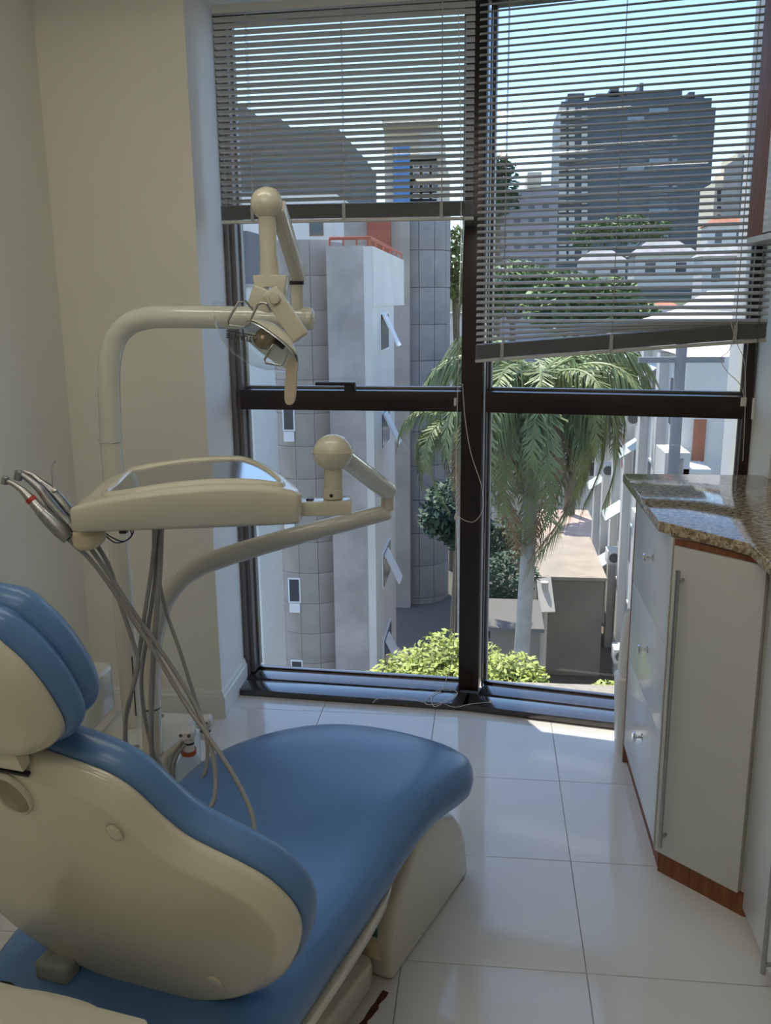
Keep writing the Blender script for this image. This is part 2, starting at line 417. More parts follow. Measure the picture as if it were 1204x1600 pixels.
# drawer unit, front on x = .484
dc = thing('drawer_cabinet', (.8, 2.66, 0), 'white three drawer cabinet with round chrome knobs under the granite top', 'cabinet')
box('carcass', (.506, 2.36, .06), (1.2, 2.955, .978), LAMINATE, dc)
box('side_panel', (.486, 2.956, .0), (1.2, 2.974, .978), WOOD, dc, .001)
box('plinth', (.500, 2.355, 0), (1.2, 2.955, .06), WOOD, dc)
box('edge_strip', (.486, 2.345, .06), (.506, 2.362, .978), EDGE, dc, .001)
for z0, z1, kz in ((.068, .398, .27), (.402, .669, .558), (.673, .974, .845)):
    d = box('drawer', (.486, 2.364, z0), (.505, 2.953, z1), LAMINATE, dc, .0015)
    lathe('knob', [(.012, 0), (.012, .002), (.005, .004), (.0045, .018), (.014, .021), (.0155, .026), (.012, .030), (0, .031)], (.486, 2.62, kz), (-1, 0, 0), CHROME, d, 20)
# diagonal corner unit
pa, pb = V((.486, 2.35, 0)), V((.680, 2.165, 0)); de = (pb-pa).normalized(); dn = V((-de.y, de.x, 0)); dn = -dn if dn.x > 0 else dn
cc = thing('corner_cabinet', (.8, 2.3, 0), 'pale cabinet with angled door and long steel bar handle', 'cabinet')
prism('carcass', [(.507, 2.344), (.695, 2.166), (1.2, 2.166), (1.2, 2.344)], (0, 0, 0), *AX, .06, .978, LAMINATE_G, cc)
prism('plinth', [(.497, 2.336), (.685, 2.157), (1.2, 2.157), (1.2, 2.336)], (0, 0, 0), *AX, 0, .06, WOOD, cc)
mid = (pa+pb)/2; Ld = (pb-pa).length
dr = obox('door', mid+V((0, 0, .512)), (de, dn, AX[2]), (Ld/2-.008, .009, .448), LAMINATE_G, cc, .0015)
obox('top_rail', mid-dn*.004+V((0, 0, .969)), (de, dn, AX[2]), (Ld/2-.004, .006, .008), WOOD, cc)
hh = mid-de*(Ld/2-.040)+dn*.035
hd = tube('handle', [hh+V((0, 0, .10)), hh+V((0, 0, .905))], .006, STEEL, dr, 14, False)
for zz in (.13, .875): tube('handle_post', [hh+V((0, 0, zz)), hh-dn*.03+V((0, 0, zz))], .005, STEEL, dr, 10, False)
# side run towards the camera
sc_ = thing('side_cabinet', (.9, 1.2, 0), 'white side cabinet with bar handle at the right edge', 'cabinet')
box('carcass', (.700, .40, .035), (1.2, 2.156, .978), LAMINATE, sc_)
box('plinth', (.697, .40, 0), (1.2, 2.155, .035), WOOD, sc_)
for k, (y0, y1) in enumerate(((1.91, 2.154), (1.42, 1.906), (.93, 1.416), (.42, .926))):
    d = box('door', (.681, y0, .028), (.699, y1, .974), LAMINATE, sc_, .0015)
    if k: 
        hy = y1-.03 if k != 2 else y0+.03
        tube('handle', [(.652, hy, .06), (.652, hy, .905)], .006, STEEL, d, 12, False)
        for zz in (.085, .88): tube('handle_post', [(.652, hy, zz), (.681, hy, zz)], .005, STEEL, d, 10, False)
# granite top
tag(prism('granite_countertop', [(.455, 3.085), (.455, 2.405), (.632, 2.185), (.632, .40), (1.248, .40), (1.248, 3.028), (.913, 3.028), (.913, 3.085)], (0, 0, 0), *AX, .98, 1.010, GRANITE, None, .004, 2),
    'polished speckled granite countertop over the white cabinets', 'countertop')
# upper cabinet
uc = thing('upper_cabinet', (1.0, 2.2, 1.75), 'brown wood wall cabinet with white doors above the counter', 'cabinet')
box('carcass', (.80, .9, 1.775), (1.248, 3.005, ZC-.01), WOOD, uc)
box('side_panel', (.780, 2.845, 1.768), (.80, 3.005, ZC-.01), WOOD, uc, .001)
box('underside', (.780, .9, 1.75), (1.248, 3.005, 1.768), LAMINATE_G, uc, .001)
for y0, y1 in ((2.37, 2.842), (1.89, 2.366), (1.41, 1.886), (.91, 1.406)):
    box('door', (.780, y0, 1.772), (.799, y1, ZC-.012), LAMINATE, uc, .0015)
# white bin between the cabinet and the window
tb = thing('waste_bin', (.60, 3.06, 0), 'white plastic waste bin between the drawer cabinet and the window', 'bin')
def rbin(nm, zs, m, par):
    v, f = [], []; n = None
    for (z, g) in zs:
        ol = rrect(.458+g, .74-g, 2.985+g, 3.105-g, .03, 4); n = len(ol)
        v += [(p[0], p[1], z) for p in ol]
    for i in range(len(zs)-1):
        for k in range(n): f.append((i*n+k, i*n+(k+1) % n, (i+1)*n+(k+1) % n, (i+1)*n+k))
    f += [tuple(range(n)), tuple(range((len(zs)-1)*n, len(zs)*n))]
    return mo(nm, v, f, m, par, True, 50)
rbin('body', [(0, .016), (.02, .012), (.25, .002), (.285, .001), (.296, .008)], WHITE_PL, tb)
rbin('lid', [(.297, .012), (.315, .010), (.45, .014), (.52, .022), (.54, .035), (.548, .055)], WHITE_PL, tb)

# ================================================================== BLINDS
PITCH_B = .0213
def slat_mesh(L, tilt, w=.025):
    # one curved aluminium slat, long axis x, depth axis y (outwards), tilted about x
    v, f = [], []; t = math.radians(tilt); nseg = 4; th = .0009
    for side in (0, 1):
        for xx in (-L/2, L/2):
            for k in range(nseg+1):
                a = (k/nseg-.5); y = a*w; z = .0032*(1-(2*a)**2)+(th if side else 0)
                v.append((xx, y*math.cos(t)-z*math.sin(t), y*math.sin(t)+z*math.cos(t)))
    m_ = nseg+1
    for k in range(nseg):
        f.append((k, k+1, m_+k+1, m_+k)); f.append((2*m_+k, 2*m_+k+1, 3*m_+k+1, 3*m_+k))
    for a, b in ((0, m_), (m_, 2*m_)):
        pass
    f.append((0, m_, 3*m_, 2*m_)); f.append((nseg, m_+nseg, 3*m_+nseg, 2*m_+nseg))
    me = bpy.data.meshes.new('slat'); me.from_pydata(v, [], f); me.materials.append(SLAT); me.shade_smooth(); return me
def blind(P, Q, z_top, z_slat_low, zl_bot, zr_bot, tilt, label, strings, nstack):
    P, Q = V((P[0], P[1], 0)), V((Q[0], Q[1], 0)); E, N = wframe(P, Q); L = (Q-P).length; mid = (P+Q)/2
    root = thing('venetian_blind', mid+V((0, 0, z_top)), label, 'blind', 'venetian blinds')
    rz = math.atan2(E.y, E.x)
    obox('headrail', mid+V((0, 0, z_top-.014)), (E, N, AX[2]), (L/2, .014, .014), SLAT, root, .002)
    me = slat_mesh(L, tilt); z = z_top-.045; tl = zl_bot+.056; tr = zr_bot+.056
    slope_lim = max(tl, tr)
    k = 0; zs = []
    while True:
        # slats stay level until they meet the gathered stack, then fan with it
        zl = max(z, tl); zr = max(z, tr)
        if z < min(tl, tr)+.004: break
        o = link_mesh('slat', me, mid+V((0, 0, (zl+zr)/2)), root)
        o.rotation_euler = (0, -math.atan2(zr-zl, L), rz)
        zs.append(z); z -= PITCH_B
    flat = slat_mesh(L, 4)
    for q in range(nstack):
        f = q/(nstack-1)
        o = link_mesh('slat', flat, mid+V((random.uniform(-.001, .001), 0, 0))+N*random.uniform(-.0015, .0015)+V((0, 0, (tl+tr)/2-.003-f*.047)), root)
        o.rotation_euler = (0, -math.atan2(tr-tl, L), rz+random.uniform(-.0008, .0008))
    ez = (E+V((0, 0, (zr_bot-zl_bot)/L))).normalized(); up = N.cross(ez); up = up if up.z > 0 else -up
    obox('bottom_rail', mid+V((0, 0, (zl_bot+zr_bot)/2-.002)), (ez, N, up), (L/2+.002, .014, .0055), SLAT, root, .003)
    for s in strings:
        zb = zl_bot+(zr_bot-zl_bot)*s
        p = P+E*(L*s)
        for dd in (-.0125, .0125):
            tube('ladder_string', [p+N*dd+V((0, 0, z_top-.03)), p+N*dd+V((0, 0, zb))], .0007, LADDER, root, 5, False)
        tube('lift_cord', [p+V((0, 0, z_top-.03)), p+V((0, 0, zb))], .0009, CORD, root, 5, False)
        obox('tape_clip', p+N*-.0155+V((0, 0, zb+.026)), (E, N, AX[2]), (.006, .0015, .028), LADDER, root, .001)
    return root, P, E, N, L
bl1, BP, BE, BN, BL = blind((-.972, 3.325), (-.068, 3.279), 2.585, 1.93, 1.875, 1.868, -24, 'white venetian blind hanging level over the left window pane', (.13, .5, .88), 24)
bl2, CP, CE, CN, CL = blind((-.05, 3.226), (.876, 3.052), 2.585, 1.45, 1.383, 1.458, 26, 'venetian blind with crooked bottom rail over the right window pane', (.10, .49, .90), 26)
# wands and pull cords of the blinds
tube('tilt_wand', [at(727, 25, 3.24), at(724, 330, 3.24), at(711, 628, 3.24)], .0032, WAND, bl1, 8, False)
tube('wand_tip', [at(711, 622, 3.24), at(710.6, 634, 3.24)], .0045, CORD, bl1, 8, False)
tube('pull_cord', [at(716, 20, 3.25), at(720, 330, 3.25), at(714, 640, 3.25), at(712, 740, 3.25), at(712, 806, 3.25), at(711, 900, 3.25), at(709, 1000, 3.25), at(702, 1048, 3.25), at(688, 1080, 3.27)], .0013, CORD, bl1, 6)
tube('pull_cord', [at(722, 600, 3.24), at(727, 660, 3.24), at(736, 710, 3.24), at(752, 760, 3.24), at(754, 795, 3.24), at(742, 814, 3.24), at(728, 814, 3.24), at(714, 806, 3.24)], .0013, CORD, bl1, 6)
lathe('cord_knot', [(.001, -.012), (.006, -.008), (.007, 0), (.005, .008), (.002, .014)], at(712, 808, 3.245), (0, 0, 1), CORD, bl1, 10)
zz = .034
def onsill(x, y): 
    d = FW*FPX+RT*(x-602)+UP*(800-y); return CAM+d*((zz-CAM.z)/d.z)
tube('cord_tangle', [at(688, 1080, 3.27), onsill(672, 1088), onsill(664, 1098), onsill(672, 1101), onsill(690, 1098), onsill(708, 1090), onsill(714, 1082), onsill(700, 1076), onsill(682, 1080), onsill(674, 1092), onsill(678, 1104), onsill(690, 1100)], .0013, CORD, bl1, 6)
tube('cord_tail', [onsill(690, 1098), onsill(705, 1104), onsill(718, 1104), onsill(735, 1100), onsill(765, 1097)], .0012, CORD, bl1, 6)
tube('cord_tail', [onsill(664, 1098), onsill(640, 1092), onsill(612, 1089), onsill(590, 1092), onsill(582, 1098)], .0012, CORD, bl1, 6)
lathe('cord_end', [(.003, -.005), (.005, 0), (.003, .006)], onsill(766, 1097), (1, 0, 0), CORD, bl1, 8)
tube('tilt_wand', [at(1198, 340, 3.036), at(1188, 450, 3.036), at(1177, 635, 3.036)], .0034, WAND, bl2, 8, False)
tube('wand_tip', [at(1178, 622, 3.036), at(1175.5, 655, 3.036)], .0055, WHITE_PL, bl2, 8, False)
tube('pull_cord', [at(1152, 500, 3.02), at(1140, 545, 3.02), at(1126, 560, 3.02), at(1135, 580, 3.02), at(1155, 600, 3.02), at(1163, 622, 3.02)], .0011, CORD, bl2, 6)
tube('pull_cord', [at(1140, 500, 3.02), at(1150, 535, 3.02), at(1162, 565, 3.02), at(1164, 622, 3.02), at(1160, 720, 3.02)], .0011, CORD, bl2, 6)
obox('cord_tag', at(1161, 628, 3.015), AX, (.009, .001, .014), PAPER, bl2, .0008)

# ================================================================== DENTAL CHAIR
A15 = math.radians(15); D15, W15 = V((math.sin(A15), math.cos(A15), 0)), V((math.cos(A15), -math.sin(A15), 0))
A21 = math.radians(21.14); D21, W21 = V((math.sin(A21), math.cos(A21), 0)), V((math.cos(A21), -math.sin(A21), 0))
Z = V((0, 0, 1))
ch = thing('dental_chair', D15*1.5+W15*-.86, 'reclined dental chair with blue vinyl cushions and cream shells', 'dental chair')
# floor base: raised drive housing and flat plate
hp_ = [(1.625, 0), (1.617, .11), (1.665, .21), (1.76, .295), (1.83, .315), (1.90, .300), (2.0, .245), (2.055, .185), (2.085, .11), (2.105, 0)]
hs = prism('drive_housing', hp_, W21*-1.30, D21, Z, W21, 0, .448, CREAM, ch, .022, 4)
obox('status_sticker', W21*-.90+D21*1.6165+Z*.145, (W21, V((0, 0, 1)).cross(W21), Z), (.014, .002, .022), GREEN, hs)
obox('vent_slot', W21*-.898+D21*1.6185+Z*.085, (W21, V((0, 0, 1)).cross(W21), Z), (.016, .002, .025), CREAM_D, hs)
prism('base_plate', rrect(-1.27, -.880, .95, 1.60, .03, 4), (0, 0, 0), W21, D21, Z, .012, .085, CREAM, ch, .012, 3)
prism('floor_skirt', rrect(-1.25, -.895, .97, 1.59, .02, 3), (0, 0, 0), W21, D21, Z, 0, .014, DARKG, ch)
prism('lift_column', [(1.05, .085), (1.60, .085), (1.60, .24), (1.50, .42), (1.12, .42)], W21*-1.2, D21, Z, W21, 0, .27, CREAM, ch, .02, 3)
tube('gas_bellows', [V((-.80, 1.16, .30)), V((-.76, 1.13, .52))], [.035, .028, .035, .028, .035, .028, .035, .028, .035], BLACK, ch, 14, True, 24)
# seat
def seat_half(t):
    return .30
sol = []
ctl = [(.254, 1.05), (.255, 1.25), (.257, 1.45), (.261, 1.58), (.272, 1.69), (.286, 1.79), (.299, 1.88), (.303, 1.955), (.280, 2.02), (.20, 2.062), (.05, 2.078)]
lft = [(-.09, 2.058), (-.19, 1.99), (-.268, 1.885), (-.312, 1.75), (-.325, 1.60), (-.325, 1.42), (-.322, 1.22), (-.305, 1.05), (-.265, .955), (-.17, .92), (0, .91), (.16, .92), (.245, .965)]
sol = smooth_closed(ctl+lft, 5)
def swarp(x, y, h):
    z = h
    top = max(0, min(1, (h-.40)/.09))
    prof = .5
    # long profile: hip dip, knee rise, footrest falling
    z += .014*math.exp(-((y-1.74)/.14)**2) - .016*math.exp(-((y-1.42)/.2)**2) - .03*max(0, (y-1.86)/.22)**2
    z += .020*(1-(x/.3)**2)*max(0, min(1, (y-1.7)/.25)) - .012*max(0, min(1, (y-1.7)/.25))
    if h < .47: z -= (.47-h)/.065*.014*max(0, min(1, (y-1.60)/.26))**2
    z += .022*top*(min(1, abs(x)/.315))**3*math.exp(-((y-1.35)/.35)**2)
    return x, y, z
SO = W15*-.855
pillow('seat_cushion', sol, SO, W15, D15, Z, [(.06, .405), (.025, .405), (.006, .418), (0, .440), (.003, .462), (.012, .480), (.030, .492), (.05, .498), (.07, .501)], BLUE, ch, swarp, 80)
pan = smooth_closed([(.235, 1.0), (.256, 1.2), (.262, 1.40), (.252, 1.52), (.215, 1.64), (.18, 1.74), (0, 1.76), (-.18, 1.74), (-.27, 1.62), (-.285, 1.4), (-.28, 1.15), (-.22, .98), (0, .96), (.2, .97)], 4)
def pwarp(x, y, h):
    return x, y, h + (.028*math.sin((y-1.0)*4.3) if h < .36 else 0)
pillow('seat_pan', pan, SO, W15, D15, Z, [(.07, .325), (.03, .33), (.006, .350), (0, .385), (.0, .404)], CREAM, ch, pwarp, 60)
# backrest: plane leaning towards the camera
BW, BU, BNn = V((.978, -.208, 0)), V((-.078, -.366, .927)), V((-.193, -.907, -.375))
BO = V((-.5, 1.25, .45))
brt = [(-.06, .612), (-.02, .603), (.045, .585), (.08, .562), (.102, .53), (.12, .50), (.143, .472), (.18, .450), (.213, .434), (.248, .410), (.272, .375), (.282, .335), (.276, .285), (.250, .215), (.21, .145), (.15, .085), (.07, .042), (-.02, .024)]
blt = [(-.10, .032), (-.18, .062), (-.245, .11), (-.29, .18), (-.312, .26), (-.312, .34), (-.29, .395), (-.25, .43), (-.205, .455), (-.175, .49), (-.155, .53), (-.13, .58), (-.10, .606)]
bol = smooth_closed(brt+blt, 4)
def bwarp(x, y, h):
    # the lower lobe wraps a little round the sitter and the shell swells between
    return x, y, h
shell = pillow('backrest_shell', bol, BO, BW, BU, BNn, [(.004, -.004), (0, 0), (.0006, .007), (.003, .0115), (.0115, .0205), (.0205, .0295), (.0235, .0318), (.027, .0328), (.034, .0333), (.05, .0338)], CREAM, ch, bwarp, 80, (0, .003))
cush = inset(bol, -.008)
pillow('backrest_cushion', cush, BO, BW, BU, BNn, [(.012, -.003), (.004, -.006), (0, -.016), (0, -.034), (.004, -.046), (.014, -.056), (.035, -.064), (.07, -.068)], BLUE, ch, bwarp, 80, (0, 0))
def bpt(l, s, o): return BO+BW*l+BU*s+BNn*o
for (l, s) in ((.060, .503), (.118, .152)):
    pillow('screw_cap', [(.0115*math.cos(a*math.pi/10), .0145*math.sin(a*math.pi/10)) for a in range(20)], bpt(l, s, .0345), BW, BU, BNn, [(0, -.003), (0, .0028), (.001, .0036), (.004, .004)], CREAM, shell, None, 60)
    tube('screw_cap_gap', [bpt(l, s, .0368)+BW*(.0122*math.cos(a*math.pi/12))+BU*(.0152*math.sin(a*math.pi/12)) for a in range(25)], .0007, NAVY if False else CREAM_D, shell, 5, False)
# grip hole, ring and dark recess
gh = [(.026*math.cos(a*math.pi/14), .037*math.sin(a*math.pi/14)) for a in range(28)]
pillow('grip_rim', gh, bpt(-.085, .548, .034), BW, BU, BNn, [(-.003, 0), (-.0025, .006), (0, .008), (.0025, .006), (.003, .003)], CREAM, shell, None, 60)
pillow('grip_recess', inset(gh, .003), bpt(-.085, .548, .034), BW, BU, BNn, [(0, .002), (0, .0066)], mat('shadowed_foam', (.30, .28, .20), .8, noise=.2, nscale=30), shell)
# headrest
HO = BO+BNn*.012
hrt = [(-.085, .838), (-.02, .832), (.004, .808), (.020, .783), (.031, .750), (.036, .718), (.037, .692), (.029, .668), (.007, .645), (-.027, .626), (-.06, .617), (-.085, .615)]
hlt = [(-.11, .617), (-.143, .626), (-.177, .645), (-.199, .668), (-.207, .692), (-.206, .718), (-.201, .75), (-.19, .783), (-.174, .808), (-.15, .832)]
hol = smooth_closed(hrt+hlt, 3)
hsh = pillow('headrest_shell', hol, HO, BW, BU, BNn, [(.004, -.004), (0, 0), (.003, .012), (.010, .022), (.022, .031), (.035, .035)], CREAM, ch, None, 80, (0, .01))
pillow('headrest_cushion', inset(hol, -.006), HO, BW, BU, BNn, [(.012, -.002), (.003, -.006), (-.004, -.018), (-.004, -.030), (.004, -.042), (.014, -.046)], BLUE, ch, None, 80)
pillow('headrest_pad', inset(hol, -.006), HO, BW, BU, BNn, [(.012, -.040), (.002, -.048), (-.002, -.062), (.001, -.074), (.012, -.086), (.03, -.092)], BLUE, ch, None, 80)
obox('headrest_bracket', bpt(-.125, .618, .026), (BW, BU, BNn), (.080, .018, .010), CREAM, ch, .004)
obox('bracket_slot', bpt(-.122, .596, .0335), (BW, BU, BNn), (.082, .0022, .004), BLACK, shell, .001)
lathe('headrest_screw', [(.008, 0), (.008, .003), (.005, .005), (0, .0055)], bpt(.008, .690, .034), BNn, STEEL, hsh, 14)
obox('hinge_block', V((-.70, 1.215, .515)), (BW, V((0, 0, 1)).cross(BW), Z), (.032, .02, .018), mat('grey_casting', (.30, .31, .28), .5, noise=.1, nscale=15), ch, .01, 3)

# ================================================================== DENTAL UNIT (base, lamp, tray)
ub = thing('dental_unit', (-1.0, 2.25, 0), 'cream dental unit base box beside the chair carrying two posts', 'dental unit')
prism('pedestal', rrect(-1.10, -.84, 2.14, 2.40, .03, 4), (0, 0, 0), *AX, 0, .36, CREAM, ub, .012, 3)
prism('top_plate', rrect(-1.09, -.85, 2.15, 2.39, .02, 4), (0, 0, 0), *AX, .36, .40, ENAMEL, ub, .008, 2)
for q in ((-1.06, 2.17), (-.95, 2.17), (-.95, 2.36)): lathe('screw', [(.009, 0), (.009, .004), (0, .006)], (q[0], q[1], .40), (0, 0, 1), STEEL, ub, 12)
prism('side_housing', rrect(-1.30, -1.07, 2.05, 2.35, .04, 4), (0, 0, 0), *AX, .44, .575, CREAM, ub, .015, 3)
prism('housing_leg', rrect(-1.26, -1.12, 2.12, 2.30, .03, 4), (0, 0, 0), *AX, 0, .44, CREAM, ub, .008, 2)
box('connecting_beam', (-.85, 2.14, .04), (-.74, 2.30, .16), CREAM, ub, .015, 3)

dl = thing('dental_light', (-1.01, 2.30, .40), 'dental operating light on a bent cream post above the instrument tray', 'dental light')
YP = 2.30
post_lo = tube('post', [(-1.012, YP, .40), (-1.011, YP, 1.226)], .0285, ENAMEL, dl, 24, False)
tube('cable_slot', [(-.992, YP-.021, .44), (-.990, YP-.021, .62)], .0018, BLACK, post_lo, 6, False)
arm = tube('bent_arm', [(-1.010, YP, 1.230), (-1.007, YP, 1.30), (-1.003, YP, 1.383), (-.994, YP, 1.45), (-.974, YP, 1.503), (-.940, YP, 1.536), (-.894, YP, 1.552), (-.834, YP, 1.556), (-.68, YP, 1.553), (-.465, YP, 1.548)], .0292, WRAP, dl, 24)
for k, s in enumerate((1.24, 1.30, 1.36)):
    tube('film_wrap_edge', [(-1.010+.031*math.cos(a), YP+.031*math.sin(a), s+.012*math.sin(a+k)) for a in [i*math.pi/8-math.pi for i in range(12)]], .0009, WRAP, arm, 5)
lathe('arm_cap', [(.0285, 0), (.029, .008), (.026, .016), (.016, .021), (0, .022)], (-.466, YP, 1.548), (1, 0, -.02), ENAMEL, dl, 24)
tube('pivot_stub', [(-.487, YP-.005, 1.57), (-.487, YP-.005, 1.645)], .016, ENAMEL, dl, 20, False)
tube('pivot_collar', [(-.487, YP-.005, 1.632), (-.487, YP-.005, 1.642)], .0185, BLACK, dl, 20, False)
BALL = V((-.505, 2.08, 1.806))
p0 = V((-.480, YP-.01, 1.652)); p1 = BALL+V((.022, .01, -.004)); ax = (p1-p0).normalized(); sd = ax.cross(V((0, 0, 1))).normalized(); nn = sd.cross(ax)
obox('spring_arm', (p0+p1)/2, (ax, sd, nn), ((p1-p0).length/2, .017, .017), ENAMEL, dl, .006, 3)
obox('spring_arm_rib', (p0+p1)/2+sd*.018, (ax, sd, nn), ((p1-p0).length/2-.012, .002, .006), CREAM, dl, .001)
obox('spring_arm_rib', (p0+p1)/2-nn*.018, (ax, sd, nn), ((p1-p0).length/2-.012, .005, .002), CREAM, dl, .001)
lathe('elbow_ball', [(.0355*math.sin(math.pi*k/14), -.0355*math.cos(math.pi*k/14)) for k in range(15)], BALL, (0, -1, 0), CREAM, dl, 28, 80)
tube('elbow_seam', [BALL+V((.0355*math.cos(a), .004, .0355*math.sin(a))) for a in [k*math.pi/12 for k in range(25)]], .0009, CREAM_D, dl, 5)
tube('drop_stub', [BALL+V((0, 0, -.02)), V((-.5035, 2.08, 1.668))], .0198, CREAM, dl, 24, False)
tube('drop_collar', [V((-.5035, 2.08, 1.682)), V((-.5035, 2.08, 1.640))], .0225, CREAM, dl, 24, False)
yoke_c = V((-.500, 2.08, 1.618))
yk = prism('yoke', [(-.038, .032), (.040, .032), (.030, -.030), (.010, -.036), (.010, .006), (-.012, .006), (-.012, -.026), (-.034, -.018)], yoke_c, (1, 0, 0), (0, 0, 1), (0, -1, 0), -.022, .022, CREAM, dl, .003, 2)
obox('yoke_block', V((-.516, 2.055, 1.597)), (V((.94, 0, -.34)), V((0, 1, 0)), V((.34, 0, .94))), (.026, .022, .024), CREAM, dl, .005)
q0, q1 = V((-.488, 2.035, 1.606)), V((-.432, 2.035, 1.520)); qa = (q1-q0).normalized(); qn = V((0, -1, 0)).cross(qa)
obox('tilt_arm', (q0+q1)/2, (qa, V((0, 1, 0)), qn), ((q1-q0).length/2+.012, .009, .021), CREAM, dl, .007, 3)
lathe('tilt_knob', [(.012, 0), (.013, .006), (.011, .011), (0, .012)], V((-.480, 2.026, 1.598)), (0, -1, 0), CREAM, dl, 18)
# lamp head: dish opening down and to the left
HC = V((-.520, 2.04, 1.515)); FA = V((-.50, -.55, -.67)).normalized()      # aim
HX = V((.85, .05, -.52)); HX = (HX-FA*HX.dot(FA)).normalized(); HY = FA.cross(HX)
def dish(nm, m, rx, ry, depth, off, par, sgn=1, thick=0.0):
    v, f = [], []; nr, ns = 9, 36
    for sidx in range(2 if thick else 1):
        for i in range(nr+1):
            rr = i/nr
            for k in range(ns):
                a = 2*math.pi*k/ns; c, s = math.cos(a), math.sin(a)
                e = (abs(c)**2.8+abs(s)**2.8)**(-1/2.8)
                x, y = rx*rr*c*e, ry*rr*s*e
                v.append(HC+HX*x+HY*y+FA*(off+sgn*depth*(1-rr*rr)+(thick if sidx else 0)))
    n1 = (nr+1)*ns
    for sidx in range(2 if thick else 1):
        for i in range(nr):
            for k in range(ns):
                a = sidx*n1+i*ns+k; b = sidx*n1+i*ns+(k+1) % ns; f.append((a, b, b+ns, a+ns))
    if thick:
        for k in range(ns):
            a = nr*ns+k; b = nr*ns+(k+1) % ns; f.append((a, b, b+n1, a+n1))
    return mo(nm, v, f, m, par, True, 60)
HC0 = HC.copy()
HC = HC0+HX*.030-HY*.002; rf = dish('reflector', REFLECT, .072, .060, .040, .004, dl, -1, .003)
dish('reflector_back', CREAM, .074, .062, .043, 0.0, dl, -1, .002)
HC = HC0+V((-.012, -.004, .004)); sh = dish('shield', SHIELD, .116, .070, .058, .008, dl, 1)
HC = HC0
lathe('bulb_cap', [(.022, -.004), (.024, .010), (.021, .026), (.012, .034), (0, .036)], HC+FA*-.012+HX*.01, FA, BULB, dl, 24)
obox('bulb_bracket', HC+FA*-.020+HX*.025, (HX, HY, FA), (.032, .010, .012), BLACK, dl, .003)
def wire_loop(c, u, w, a, b):
    pts = [c-u*a*.55, c-u*a+w*b*.75, c-u*a*.72+w*b, c+u*a*.72+w*b, c+u*a+w*b*.75, c+u*a*.55]
    return tube('wire_handle', pts, .0026, STEEL, dl, 8, False)
tube('wire_handle', [at(395, 484, 1.985), at(384, 471, 1.975), at(373, 471, 1.97), at(356, 501, 1.965), at(358, 508, 1.965), at(382, 511, 1.965), at(388, 507, 1.965), at(402, 477, 1.97), at(408, 473, 1.97), at(416, 474, 1.97), at(424, 487, 1.985)], .0027, STEEL, dl, 8, False)
tube('wire_handle', [at(426, 538, 1.99), at(413, 562, 1.98), at(415, 567, 1.98), at(438, 571, 1.98), at(444, 567, 1.98), at(450, 548, 1.99)], .0027, STEEL, dl, 8, False)
hd_ol = smooth_closed([(-.012, 0), (-.0135, .04), (-.0135, .085), (-.009, .102), (0, .106), (.009, .102), (.0135, .085), (.0135, .04), (.012, 0)], 3)
prism('grip_paddle', hd_ol, at(457, 560, 2.03), (.98, -.18, 0), V((-.10, 0, -.995)), V((-.18, -.98, 0)), -.005, .005, mat('beige_grip', (.64, .54, .40), .4, noise=.03, nscale=10), dl, .003, 2)
tx = bpy.data.curves.new('lettering', 'FONT'); tx.body = 'ATLANTE'; tx.offset = .0004; tx.size = .016; tx.extrude = .0002; tx.align_x = 'CENTER'
tx.materials.append(PRINT)
to = bpy.data.objects.new('lettering', tx); COL.objects.link(to)
tpos = at(378, 524, 1.94); tX = V((-.985, .0, .17)).normalized(); tN = (CAM-tpos).normalized(); tN = (tN-tX*tN.dot(tX)).normalized(); tY = tN.cross(tX)
tm = Matrix.Identity(4)
for i in range(3): tm[i][0], tm[i][1], tm[i][2] = tX[i], tY[i], tN[i]
bpy.context.view_layer.update()
tme = bpy.data.meshes.new_from_object(to.evaluated_get(bpy.context.evaluated_depsgraph_get())); bpy.data.objects.remove(to)
to = link_mesh('lettering', tme, tpos, dl); to.rotation_euler = tm.to_euler()
if not tme.materials: tme.materials.append(PRINT)
ul = obox('lettering_underline', tpos-tY*.004, (tX, tY, tN), (.036, .0012, .0002), PRINT, dl)

# ---- instrument tray on its own arm
it = thing('instrument_tray', (-.885, 2.15, .40), 'cream instrument tray with steel inlay on a swinging arm', 'instrument tray')
tube('post', [(-.896, 2.15, .40), (-.892, 2.15, .53)], .0265, ENAMEL, it, 24, False)
tube('post_joint', [(-.892, 2.15, .528), (-.892, 2.15, .534)], .0255, BLACK, it, 24, False)
tube('swing_arm', [(-.892, 2.15, .535), (-.886, 2.15, .633), (-.866, 2.15, .752), (-.826, 2.15, .850), (-.756, 2.155, .918), (-.670, 2.16, .954), (-.499, 2.175, 1.006), (-.262, 2.20, 1.068)], [.0262, .0262, .0262, .0265, .0268, .026, .024, .021], ENAMEL, it, 24)
lathe('arm_cap', [(.021, 0), (.0215, .010), (.017, .018), (0, .022)], (-.264, 2.20, 1.068), (.96, .05, .25), ENAMEL, it, 20)
tube('arm_pivot', [(-.252, 2.20, 1.075), (-.252, 2.20, 1.112)], .0165, CREAM, it, 20, False)
TB = V((-.344, 1.95, 1.263))
a0, a1 = V((-.252, 2.20, 1.125)), TB+V((.012, .02, -.008))
tube('spring_arm', [a0, a0.lerp(a1, .5), a1], .0235, WRAP, it, 20, False)
lathe('spring_arm_end', [(.022*math.sin(math.pi*k/10)+.0015, -.022*math.cos(math.pi*k/10)) for k in range(11)], a0, (0, 0, 1), CREAM, it, 20)
lathe('elbow_ball', [(.0445*math.sin(math.pi*k/14), -.041*math.cos(math.pi*k/14)) for k in range(15)], TB, (0, 0, 1), CREAM, it, 28, 80)
tube('elbow_seam', [TB+V((.0447*math.cos(a), .0447*math.sin(a), .004)) for a in [k*math.pi/12 for k in range(25)]], .0008, CREAM_D, it, 5)
